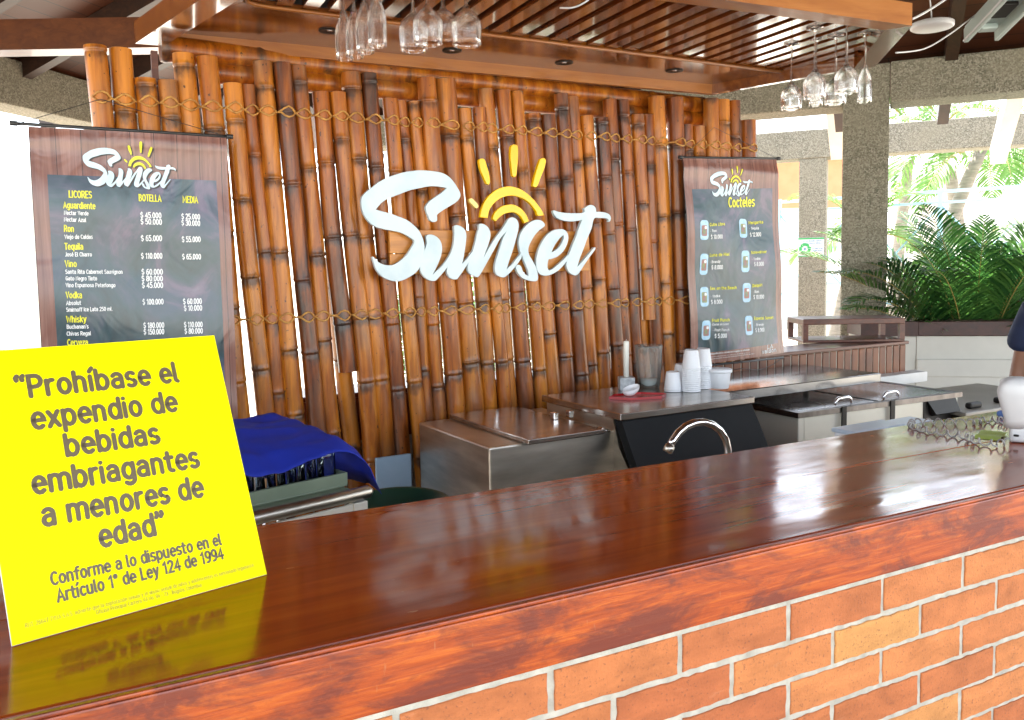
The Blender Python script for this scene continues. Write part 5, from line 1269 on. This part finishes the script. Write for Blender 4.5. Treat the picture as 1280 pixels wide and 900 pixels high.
for k in range(len(rim)): a, c = rim[k], rim[(k+1) % len(rim)]; cl.f.append([a, b0+a, b0+c, c]); cl.m.append(0); cl.sm.append(True)
tag(link('table_cloth', cl, 'cloth', loc=TF(-.45, .3, 1.0)), 'royal blue cloth spread over the tumblers on the table', 'cloth')
# pale panel and dark green bin beyond the table
pa, pb = ony(470, 573, 3.40), ony(514, 573, 3.40)
m = MB(); m.rbox(WORLD, (pa.x, 3.40, .0), (pb.x, 3.415, pa.z), .002); tag(link('plastic_sheet', m, 'paleblue', loc=(pa.x+.1, 3.4, 0)), 'pale blue plastic panel standing under the short canes', 'panel')
p = onz(497, 626, .86); m = MB(); p.z = 0
m.lathe(p, [(.11, 0), (.14, .02), (.165, .80), (.178, .80), (.178, .86), (.165, .865), (.155, .86), (.13, .05), (.0005, .04)], 32)
tag(link('waste_bin', m, 'darkgreen', loc=p), 'dark green round bin between the table and the steel chest', 'bin')

# ================================================================== ON THE COUNTER AT THE RIGHT
zc = 1.1012
tp = onz(1270, 552, zc); tml = thing('card_terminal', tp, 'white rounded terminal standing on the counter at the right edge', 'terminal')
dv = (CAM-tp); dv.z = 0; dv.normalize(); KF = Frame(tp, (-dv.y, dv.x, 0), (-dv.x, -dv.y, 0), (0, 0, 1))   # u to the right seen from camera
m = MB(); m.rbox(KF, (-.018, -.02, 0), (.09, .075, .05), .012, seg=4); link('base', m, 'white', tml)
hF = Frame(KF(-.055, .0, .05), KF.x, (KF.y*.95+Vector((0, 0, .3))).normalized(), (Vector((0, 0, .95))-KF.y*.3).normalized())
m = MB(); 
prs = [(.010, .0, .030, .026), (.02, .03, .036, .03), (.018, .07, .045, .034), (.012, .11, .05, .035), (.014, .14, .044, .03), (.02, .152, .03, .018), (.024, .155, .012, .006)]
vs_ = []; fs = []
for (ox, hz, ha, hb) in prs:
    for k in range(24):
        a = 2*math.pi*k/24; ca, sa = math.cos(a), math.sin(a); e_ = .6
        vs_.append(hF(.045+ox*.6+ha*math.copysign(abs(ca)**e_, ca), hb*math.copysign(abs(sa)**e_, sa), hz))
for i in range(len(prs)-1):
    for k in range(24): fs.append((i*24+k, i*24+(k+1) % 24, (i+1)*24+(k+1) % 24, (i+1)*24+k))
fs.append(tuple(range(23, -1, -1))); fs.append(tuple((len(prs)-1)*24+k for k in range(24)))
m.add(vs_, fs, 0, True); link('body', m, 'white', tml)
m = MB(); m.lathe(KF(.0, -.022, .02), [(.0005, 0), (.007, 0), (.007, .005), (.0005, .006)], 10); link('plug', m, 'blackplastic', tml)
def coil_path(P, turns, r):
    out = []; n = int(turns*12); L = [0]
    for a, b in zip(P, P[1:]): L.append(L[-1]+(b-a).length)
    for k in range(n+1):
        s = L[-1]*k/n; i = 0
        while i < len(L)-2 and L[i+1] < s: i += 1
        t = (s-L[i])/(L[i+1]-L[i]); c = P[i].lerp(P[i+1], t); d = (P[min(i+2, len(P)-1)]-P[i]).normalized(); sd_ = Vector((-d.y, d.x, 0)).normalized()
        a = 2*math.pi*turns*k/n; out.append(c+sd_*math.cos(a)*r+Vector((0, 0, r*math.sin(a)+r+.001)))
    return out
cpx = [(1262, 556), (1245, 559), (1222, 556), (1205, 549), (1180, 545), (1155, 541), (1138, 536), (1140, 531), (1160, 531), (1185, 531), (1210, 532), (1230, 529), (1248, 528), (1262, 533)]
CP = [onz(x, y, zc) for x, y in cpx]
m = MB(); m.tube(coil_path(CP, 25, .0098), .0026, 6); tag(link('coiled_cord', m, 'coilgrey', loc=CP[4]), 'grey coiled cord lying doubled on the counter', 'cord')
pp = onz(1236, 549, zc); m = MB(); fr = Frame.rot(pp, .35); nn_ = 10
vs_ = [fr(-.01+.12*i/nn_, -.03+.07*j, .001+.006*abs(math.sin(i*.5))) for j in (0, 1) for i in range(nn_+1)]
m.add(vs_, [(i, i+1, nn_+2+i, nn_+1+i) for i in range(nn_)], 0, True); m.add([v-Vector((0, 0, .001)) for v in vs_], [(i+1, i, nn_+1+i, nn_+2+i) for i in range(nn_)], 0, True)
tag(link('paper_slip', m, 'leafgreen', loc=pp), 'lime green paper slip under the end of the coiled cord', 'paper')
pp = onz(1256, 520, zc); m = MB(); fr = Frame.rot(pp, .2); m.rbox(fr, (-.03, -.018, 0), (.06, .018, .02), .006); tag(link('lighter_box', m, 'stickerblue', loc=pp), 'small bright blue box behind the white terminal', 'box')

# ================================================================== CEILING FITTINGS AND CABLES AT THE RIGHT
p = ond(1165, 33, 4.5); dl_ = thing('disc_lamp', p, 'white round disc lamp hanging beyond the canopy corner', 'lamp')
fr_n = Vector((0.05, -.22, 1)).normalized()
m = MB(); m.lathe(p, [(.0005, -.012), (.10, -.012), (.108, -.006), (.11, .014), (.104, .02), (.0005, .02)], 32); link('disc', m, 'white', dl_)
m = MB(); m.tube([p+Vector((0, 0, .02)), p+Vector((.02, .05, .35)), p+Vector((.05, .08, 1.3))], .004, 6); link('cord', m, 'white', dl_)
a, b = ond(1226, 40, 4.1), ond(1345, -85, 3.2)
ex = (b-a).normalized(); ey = Vector((ex.y, -ex.x, 0)).normalized(); ez = ex.cross(ey); ez = ez if ez.z > 0 else -ez
fx = thing('strip_light', (a+b)/2, 'grey tube light housing slanting down at the top right corner', 'light fitting'); XF2 = Frame(a, ex, ey, ez); Ls = (b-a).length
m = MB(); m.rbox(XF2, (0, -.075, .0), (Ls, .075, .035), .006); m.rbox(XF2, (0, -.08, -.05), (Ls, -.06, .02), .004); m.rbox(XF2, (0, .06, -.05), (Ls, .08, .02), .004); link('housing', m, 'fixture', fx)
m = MB(); m.rbox(XF2, (.01, .0815, -.048), (Ls, .088, -.04), .002); link('edge_strip', m, 'white', fx)
for u in (.06, .42): 
    m = MB(); m.rbox(XF2, (u, -.04, -.03), (u+.05, .04, .0), .008); link('lamp_holder', m, 'fixture', fx)
m = MB(); m.rbox(XF2, (.2, -.035, -.022), (.34, .035, -.001), .006); link('socket', m, 'blackplastic', fx)
m = MB(); m.tube([XF2(.3, 0, .035), XF2(.3, 0, 1.2)+Vector((0, 0, .4))], .004, 6); link('hanger', m, 'iron', fx)
def cable(pts, r, label, mt='white'):
    P = [ond(*q) for q in pts]; out = []
    for i in range(len(P)-1):
        for k in range(6):
            t = k/6; p0, p1, p2, p3 = P[max(i-1, 0)], P[i], P[i+1], P[min(i+2, len(P)-1)]
            out.append(.5*((2*p1)+(p2-p0)*t+(2*p0-5*p1+4*p2-p3)*t*t+(3*p1-p0-3*p2+p3)*t**3))
    out.append(P[-1]); m = MB(); m.tube(out, r, 6); tag(link('cable', m, mt, loc=P[0]), label, 'cable', 'loose cables under the roof')
cable([(1120, 66, 3.45), (1155, 61, 3.6), (1185, 44, 3.8), (1215, 22, 4.0), (1262, -12, 4.3)], .0035, 'thin white cable curving from the canopy corner past the disc lamp')
cable([(1140, 24, 3.3), (1162, 12, 3.4), (1195, -10, 3.6)], .005, 'thick white cable rising from the top of the canopy corner')
cable([(700, 10, 2.75), (718, 9, 2.72), (735, 0, 2.7), (745, -14, 2.72)], .003, 'short white wire dangling under the ceiling slats')

# ---- recycling notice on the slimmer column
KC = Frame(c2-NRM*.0035, -TAN, (0, 0, 1), -NRM)     # u to the right for the viewer, v up, w out
def kuv(px, py):
    d = ray(px, py); t = (KC.o-CAM).dot(NRM)/d.dot(NRM); p = CAM+d*t-KC.o; return (p.dot(KC.x), p.z)
A, B = kuv(997.5, 297.5), kuv(1030, 320.5)
m = MB(); m.box(KC, (A[0], B[1], 0), (B[0], A[1], .003), 0)
h = A[1]-B[1]; w_ = B[0]-A[0]
m.box(KC, (A[0], A[1]-h*.09, .0032), (B[0], A[1]-.002, .0045), 1); m.box(KC, (A[0], B[1]+.002, .0032), (B[0], B[1]+h*.06, .0045), 1)
cx_, cz_ = A[0]+w_*.27, B[1]+h*.42
for k in range(3):
    a0 = R(90+120*k); p_ = []
    for s in range(7): an = a0-R(52)+R(84)*s/6; p_.append((cx_+h*.3*math.cos(an), cz_+h*.3*math.sin(an)))
    for s in range(6, -1, -1): an = a0-R(52)+R(84)*s/6; p_.append((cx_+h*.15*math.cos(an), cz_+h*.15*math.sin(an)))
    m.prism(KC, p_, .0032, .0046, 1)
    an = a0+R(36); q_ = [(cx_+h*.36*math.cos(an), cz_+h*.36*math.sin(an)), (cx_+h*.09*math.cos(an), cz_+h*.09*math.sin(an)), (cx_+h*.24*math.cos(an+.62), cz_+h*.24*math.sin(an+.62))]
    m.prism(KC, q_, .0032, .0048, 1)
put_text(m, KC, 'NO MAS BASURA, SEPARA', (A[0]+w_*.18, A[1]-h*.21), (A[0]+w_*.92, A[1]-h*.21), h*.08, 3, .02, .004)
put_text(m, KC, 'NO MAS COLILLAS, RECICLA', (A[0]+w_*.18, A[1]-h*.33), (A[0]+w_*.92, A[1]-h*.33), h*.08, 3, .02, .004)
for j, (mi, t_) in enumerate(((2, 'RECICLAR'), (3, 'es cuidar la vida'), (3, 'de todos nosotros'), (2, 'Gracias'))): put_text(m, KC, t_, (A[0]+w_*.56, A[1]-h*(.5+.11*j)), (A[0]+w_*.95, A[1]-h*(.5+.11*j)), h*.07, mi, .01, .004)
m.rbox(KC, (cx_-h*.045, cz_-h*.06, .0032), (cx_+h*.045, cz_+h*.05, .0045), .001, 3)
tag(link('recycling_notice', m, ['stickerpale', 'stickergreen', 'stickerpink', 'stickerblue'], loc=KC(A[0], B[1])), 'small white and green recycling notice fixed to the slimmer column', 'notice')

# ---- palms
rp = random.Random(21)
def frond(mb, base, az, elev, length, droop, nleaf, leafl, width=.02, mi=0, ms=1, stem_r=.008):
    d0 = Vector((math.cos(az)*math.cos(elev), math.sin(az)*math.cos(elev), math.sin(elev)))
    pts = [Vector(base)]; d = d0.copy(); n = 14
    for k in range(n):
        d = (d+Vector((0, 0, -droop/n*(.4+1.2*k/n)))).normalized(); pts.append(pts[-1]+d*length/n)
    mb.tube(pts, [stem_r*(1-.8*k/n) for k in range(n+1)], 5, ms)
    for k in range(nleaf):
        t = .2+.8*k/(nleaf-1); s = t*n; i = min(int(s), n-1); p = pts[i].lerp(pts[i+1], s-i); tg = (pts[i+1]-pts[i]).normalized()
        side = tg.cross(Vector((0, 0, 1))); side = side.normalized() if side.length > .05 else Vector((1, 0, 0)); upv = side.cross(tg)
        ll = leafl*(math.sin(math.pi*min(1, .16+t*.84))**.7)*rp.uniform(.85, 1.1)+.03
        for sg in (-1, 1):
            dr = (side*sg*.72+tg*(.55+.35*t)+upv*.28+Vector((rp.uniform(-.1, .1), rp.uniform(-.1, .1), rp.uniform(-.1, .1)))).normalized()
            wv = tg.cross(dr); wv = dr.cross(wv).normalized()*width*.5
            q1 = p+dr*ll*.35+Vector((0, 0, -.02*ll)); q2 = p+dr*ll*.75+Vector((0, 0, -.14*ll)); q3 = p+dr*ll+Vector((0, 0, -.32*ll))
            c = (0, min(1, max(0, rp.gauss(.35, .28))), 0)
            mb.add([p-wv*.4, p+wv*.4, q1+wv, q1-wv, q2+wv*.8, q2-wv*.8, q3], [(0, 1, 2, 3), (3, 2, 4, 5), (5, 4, 6)], mi, False, c)
pb = ond(1218, 405, 7.05); pg = pb.z
pot_loc = Vector((pb.x, pb.y, 0)); pot = thing('planter', pot_loc, 'planter box behind the far bar that holds the palm', 'planter')
m = MB(); m.lathe(pot_loc, [(.22, 0), (.3, .55), (.32, .55), (.32, .62), (.27, .62), (.26, .5), (.0005, .5)], 24); link('pot', m, 'plaster', pot)
ap = thing('palm_plant', Vector((pb.x, pb.y, .5)), 'big dark green feathery palm behind the far bar, in front of the column', 'palm plant')
right2d = Vector((RGT.x, RGT.y, 0)).normalized(); toward = Vector((-FWD.x, -FWD.y, 0)).normalized()
m = MB()
spec = [(-.8, 1.0, -.2, 1.6), (-.75, 1.1, .3, 1.3), (-.55, 1.15, -.15, 1.4), (-.3, 1.2, .25, 1.35), (-.1, 1.25, -.3, 1.3), (.1, 1.2, .3, 1.35), (.3, 1.25, -.1, 1.45), (.5, 1.15, .2, 1.5), (.75, 1.1, -.25, 1.5), (.95, 1.05, .3, 1.5), (1.2, .95, 0, 1.6), (-.45, .8, .5, 1.1), (.4, .85, .5, 1.2), (0, .95, .55, 1.15), (.8, .8, .45, 1.3), (-.85, .75, .4, 1.15), (.15, 1.05, -.5, 1.2), (.6, 1.3, .1, 1.4), (-.2, .75, .4, 1.05)]
for sx_, el, tw, ln in spec:
    d = right2d*sx_+toward*tw; az = math.atan2(d.y, d.x)
    b_ = Vector((pb.x, pb.y, .5))+d*.12
    frond(m, b_, az, R(86-30*min(1, d.length)), ln*1.1+.4, 1.45, 50, .44, .019, 0, 1)
for k in range(30):
    sx_ = rp.uniform(-.85, 1.3); tw = rp.uniform(-.5, .55); d = right2d*sx_+toward*tw; az = math.atan2(d.y, d.x)
    frond(m, Vector((pb.x, pb.y, .5))+d*.13, az, R(rp.uniform(58, 86)), rp.uniform(1.0, 1.75), 1.4, 44, .4, .019, 0, 1)
for sx_, tw, el_, ln, dr in ((-.9, .1, 60, 1.75, 1.25), (-.8, .35, 52, 1.6, 1.15), (-.6, -.1, 68, 1.8, 1.3)):
    d = right2d*sx_+toward*tw; az = math.atan2(d.y, d.x)
    frond(m, Vector((pb.x, pb.y, .5))+d*.13, az, R(el_), ln, dr, 50, .42, .019, 0, 1)
link('fronds', m, ['palm', 'stem'], ap)
m = MB()
for k in range(12):
    a = rp.uniform(0, 6.28); b_ = Vector((pb.x+.1*math.cos(a), pb.y+.1*math.sin(a), .5)); m.tube([b_, b_+Vector((.1*math.cos(a), .1*math.sin(a), .35)), b_+Vector((.22*math.cos(a), .22*math.sin(a), .8))], [.016, .014, .008], 6)
link('stems', m, 'stem', ap)
def tall_palm(px, D, zt, lean, label, nf=14, ln=2.2, grp='palms growing outside beyond the beams'):
    b = ond(px, 380, D); b.z = -.02; t = thing('palm_tree', b, label, 'palm tree', grp)
    m = MB(); pts = [b+Vector((right2d.x*lean*(k/8)**1.5, right2d.y*lean*(k/8)**1.5, zt*k/8)) for k in range(9)]
    rad = [.16-.06*k/8 for k in range(9)]; m.tube(pts, rad, 12); link('trunk', m, 'trunk', t)
    m = MB()
    for k in range(nf):
        frond(m, pts[-1], k*2.4+rp.uniform(-.3, .3), R(rp.uniform(0, 65)), ln*rp.uniform(.8, 1.1), 1.7, 30, .55, .035, 0, 1, .018)
    link('crown', m, ['palmlight', 'stem'], t)
tall_palm(1146, 15, 3.6, 1.1, 'leaning palm with a pale trunk right of the stout column')
tall_palm(1210, 17, 4.3, -.6, 'palm whose crown shows in the gap between both beams')
tall_palm(1196, 13.5, 1.5, .3, 'low light green palm behind the blue railing', 12, 1.3)
tall_palm(1116, 19, 4.6, .4, 'palm just right of the stout column, light crown above the far beam')
tall_palm(1043, 14, 2.1, .5, 'small palm seen between the two columns', 10, 1.4)
tall_palm(-40, 15, 2.3, .4, 'pale palm at the left edge beside the liquor banner', 12, 1.6)
# bushes behind the screen
def bush(loc, rx, rz, n, label, mt='bush'):
    t = thing('bush', loc, label, 'bush', 'bushes behind the bamboo screen'); m = MB()
    for k in range(n):
        a, b_, rr = rp.uniform(0, 6.28), math.acos(rp.uniform(-1, 1)), rp.random()**.4
        p = Vector(loc)+Vector((math.cos(a)*math.sin(b_)*rx*rr, math.sin(a)*math.sin(b_)*rx*rr*.8, rz+math.cos(b_)*rz*rr*.95))
        u_ = Vector((rp.gauss(0, 1), rp.gauss(0, 1), rp.gauss(0, .6))).normalized(); v_ = u_.cross(Vector((rp.gauss(0, 1), rp.gauss(0, 1), rp.gauss(0, 1)))).normalized(); s = rp.uniform(.05, .11)
        m.add([p-u_*s, p+v_*s*.35, p+u_*s, p-v_*s*.35], [(0, 1, 2, 3)], 0, False, (0, rp.random(), 0))
    link('foliage', m, mt, t); m = MB()
    for k in range(5):
        a = k*1.3; m.tube([Vector(loc), Vector(loc)+Vector((math.cos(a)*rx*.3, math.sin(a)*rx*.3, rz*1.2))], [.025, .008], 5)
    link('stems', m, 'trunk', t)
bl_ = lambda px, D: Vector((ond(px, 350, D).x, ond(px, 350, D).y, -.02))
for i, (px, D, rx, rz) in enumerate(((640, 11.5, .9, .95), (715, 12.5, 1.0, 1.05), (800, 11.5, .8, .95), (520, 12.5, .9, .7))):
    bush(bl_(px, D), rx, rz, 1500, ('leafy bush seen through the gaps under the sun of the wall sign', 'leafy bush seen through the gaps right of the wall sign', 'leafy bush behind the canes nearest the cocktail banner', 'low bush behind the big letter S')[i])
# ---- buildings and railing outside
def house(px, D, w_, d_, h_, mt, label, rot, roof=None, loc=None):
    b = ond(px, 380, D); b.z = -.02; t = thing('house', b, label, 'building'); F_ = Frame.rot(b, rot)
    m = MB(); m.box(F_, (-w_/2, 0, 0), (w_/2, d_, h_)); link('wall', m, mt, t)
    m = MB(); m.prism(Frame(F_(0, 0, 0), F_.x, (0, 0, 1), F_.y), [(-w_/2-.3, h_+.002), (w_/2+.3, h_+.002), (0, h_+w_*.22)], -.3, d_+.3); link('roof', m, roof or 'plaster', t)
    for k in (-.25, .25):
        m = MB(); m.box(F_, (w_*k-.5, -.03, 1.0), (w_*k+.5, -.002, 2.1)); wn = link('window', m, 'bluepaint', t)
        m = MB(); m.box(F_, (w_*k-.42, -.04, 1.08), (w_*k+.42, -.032, 2.02)); link('pane', m, 'glasstop', wn)
    return t
house(-60, 19, 8, 5, 3.2, 'plaster', 'white plastered house outside at the left edge', -.1)
oh = house(985, 24, 4.6, 4, 4.6, 'plaster', 'white house with an orange upper wall, left of the slimmer column', -.55, 'plaster')
m = MB(); F_ = Frame.rot(oh.location, -.55); m.box(F_, (-2.32, -.02, 3.2), (2.32, 4.02, 4.59)); link('upper_wall', m, 'orange', oh)
house(1330, 23, 5, 5, 4.2, 'plaster', 'pale house outside at the right edge behind the palm', -.55)
ra, rb_ = ond(960, 380, 15.5), ond(1330, 380, 12.5); ra.z = rb_.z = 0
ex = (rb_-ra).normalized(); RF = Frame(ra, ex, (-ex.y, ex.x, 0), (0, 0, 1)); L_ = (rb_-ra).length
rl = thing('railing', ra+(rb_-ra)*.5, 'light blue metal railing outside beyond the columns', 'railing')
m = MB(); m.box(RF, (0, -.03, 2.72), (L_, .03, 2.77)); m.box(RF, (0, -.025, 2.55), (L_, .025, 2.59)); m.box(RF, (0, -.025, .9), (L_, .025, .96)); link('rail', m, 'bluepaint', rl)
u = .2
while u < L_:
    m = MB(); m.box(RF, (u-.035, -.034, -.02), (u+.035, .034, 2.79)); link('post', m, 'bluepaint', rl); u += 1.35
m = MB(); u = .2
while u+1.35 < L_:
    for (za, zb) in ((.98, 2.53), (2.53, .98)): m.tube([RF(u, 0, za), RF(u+1.35, 0, zb)], .018, 6)
    u += 1.35
link('brace', m, 'bluepaint', rl)

# ---- person cut by the right edge
HX = ond(1350, 430, 3.72); HX.z = 0
face = (CAM-HX); face.z = 0; face.normalize()
face = (face+Vector((-face.y, face.x, 0))*-.25).normalized()
PF = Frame(HX, (-face.y, face.x, 0), face, (0, 0, 1))   # u: to the person's left... v: forward
def skin_mesh(verts, edges, radii, sub=2, root=0):
    me = bpy.data.meshes.new('s'); me.from_pydata(verts, edges, []); o = bpy.data.objects.new('s', me); col.objects.link(o)
    md = o.modifiers.new('k', 'SKIN'); md.use_smooth_shade = True
    for i, sv_ in enumerate(me.skin_vertices[0].data):
        r_ = radii[i]; sv_.radius = (r_, r_) if not isinstance(r_, tuple) else r_; sv_.use_root = (i == root)
    sb = o.modifiers.new('b', 'SUBSURF'); sb.levels = sub; sb.render_levels = sub
    dg = bpy.context.evaluated_depsgraph_get(); out = bpy.data.meshes.new_from_object(o.evaluated_get(dg)); bpy.data.objects.remove(o)
    return out
def chain_obj(name, verts, edges, radii, mt, parent, root=0, sub=2):
    me = skin_mesh([tuple(v) for v in verts], edges, radii, sub, root); m = MB(); m.mesh(me, lambda c: PF(*c))
    m.sm = [True]*len(m.f); bpy.data.meshes.remove(me); return link(name, m, mt, parent)
per = thing('person', HX, 'person in a navy t-shirt standing behind the bar at the right edge', 'person')
V = [(0,0,.95),(0,.0,1.12),(0,-.01,1.3),(0,-.01,1.42),(0,0,1.5),(0,.02,1.57),(0,.025,1.64),(0,.02,1.70)]
RD = [(.15,.11),(.14,.1),(.16,.11),(.12,.09),.058,.062,.082,.07]
Ed = [(i, i+1) for i in range(7)]
for s in (-1, 1):
    b = len(V); V += [(s*.17,-.01,1.40),(s*.215,-.02,1.25),(s*.245,-.02,1.10),(s*.25,.04,.97),(s*.255,.10,.86),(s*.255,.12,.81)]
    RD += [.06,.052,.043,.038,.03,.034]; Ed += [(3, b)]+[(b+k, b+k+1) for k in range(5)]
    for f_ in range(4):
        b2 = len(V); o_ = (f_-1.5)*.019; V += [(s*.255+.0,.125+o_,.765),(s*.25,.13+o_*1.1,.735),(s*.242,.128+o_*1.1,.708)]; RD += [.0095,.0085,.007]; Ed += [(b+5, b2),(b2, b2+1),(b2+1, b2+2)]
    b2 = len(V); V += [(s*.235,.158,.80),(s*.228,.172,.772)]; RD += [.011,.008]; Ed += [(b+5, b2),(b2, b2+1)]
    b = len(V); V += [(s*.095,0,.86),(s*.1,.01,.5),(s*.1,-.01,.27),(s*.1,-.02,.09),(s*.105,.06,.045),(s*.11,.15,.035)]
    RD += [.088,.06,.052,.04,.042,.035]; Ed += [(0, b)]+[(b+k, b+k+1) for k in range(5)]
chain_obj('body', V, Ed, RD, 'skin', per)
V = [(0,0,.93),(0,.0,1.1),(0,-.01,1.28),(0,-.01,1.43)]; RD = [(.175,.135),(.17,.125),(.185,.13),(.135,.1)]; Ed = [(0,1),(1,2),(2,3)]
for s in (-1, 1): b = len(V); V += [(s*.18,-.01,1.405),(s*.225,-.02,1.29),(s*.245,-.02,1.2)]; RD += [.08,.076,.074]; Ed += [(3,b),(b,b+1),(b+1,b+2)]
chain_obj('shirt', V, Ed, RD, 'navy', per)
V = [(0,0,.93),(0,0,.84)]; RD = [(.16,.125),(.15,.12)]; Ed = [(0,1)]
for s in (-1, 1): b = len(V); V += [(s*.1,0,.78),(s*.105,.01,.5),(s*.105,-.01,.25),(s*.105,-.015,.1)]; RD += [.1,.078,.068,.062]; Ed += [(1,b),(b,b+1),(b+1,b+2),(b+2,b+3)]
chain_obj('trousers', V, Ed, RD, 'trouser', per)
for s in (-1, 1):
    m = MB(); m.rbox(PF, (s*.108-.05, -.09, .0), (s*.108+.05, .19, .075), .03, seg=4); link('shoe', m, 'blackplastic', per)
    m = MB(); m.lathe(PF(s*.03, .097, 1.645), [(.0005, -.011), (.008, -.008), (.011, 0), (.008, .008), (.0005, .011)], 12); m.lathe(PF(s*.03, .106, 1.645), [(.0005, -.005), (.005, 0), (.0005, .005)], 10, 1); link('eye', m, ['eye', 'hair'], per)
    m = MB(); m.lathe(PF(s*.086, .015, 1.635), [(.0005, -.032), (.01, -.02), (.012, .01), (.0005, .032)], 10, 0, sx=.6, sy=1.4); link('ear', m, 'skin', per)
m = MB(); m.tube([PF(0, .09, 1.655), PF(0, .112, 1.625), PF(0, .098, 1.612)], [.007, .014, .009], 8); link('nose', m, 'skin', per)
m = MB(); m.tube([PF(-.026, .086, 1.583), PF(-.01, .098, 1.581), PF(.01, .098, 1.581), PF(.026, .086, 1.583)], [.003, .007, .007, .003], 8); link('mouth', m, 'skin', per)
m = MB(); vs_, fs = [], []
for i in range(9):
    for j in range(20):
        th = math.pi*.62*i/8; ph = 2*math.pi*j/20; k = 1.0 if math.sin(ph) < .35 else .72
        th2 = th*k; vs_.append(PF(.096*math.sin(th2)*math.cos(ph), .005+.108*math.sin(th2)*math.sin(ph), 1.655+.118*math.cos(th2)))
for i in range(8):
    for j in range(20): fs.append((i*20+j, i*20+(j+1) % 20, (i+1)*20+(j+1) % 20, (i+1)*20+j))
m.add(vs_, fs, 0, True); link('hair', m, 'hair', per)
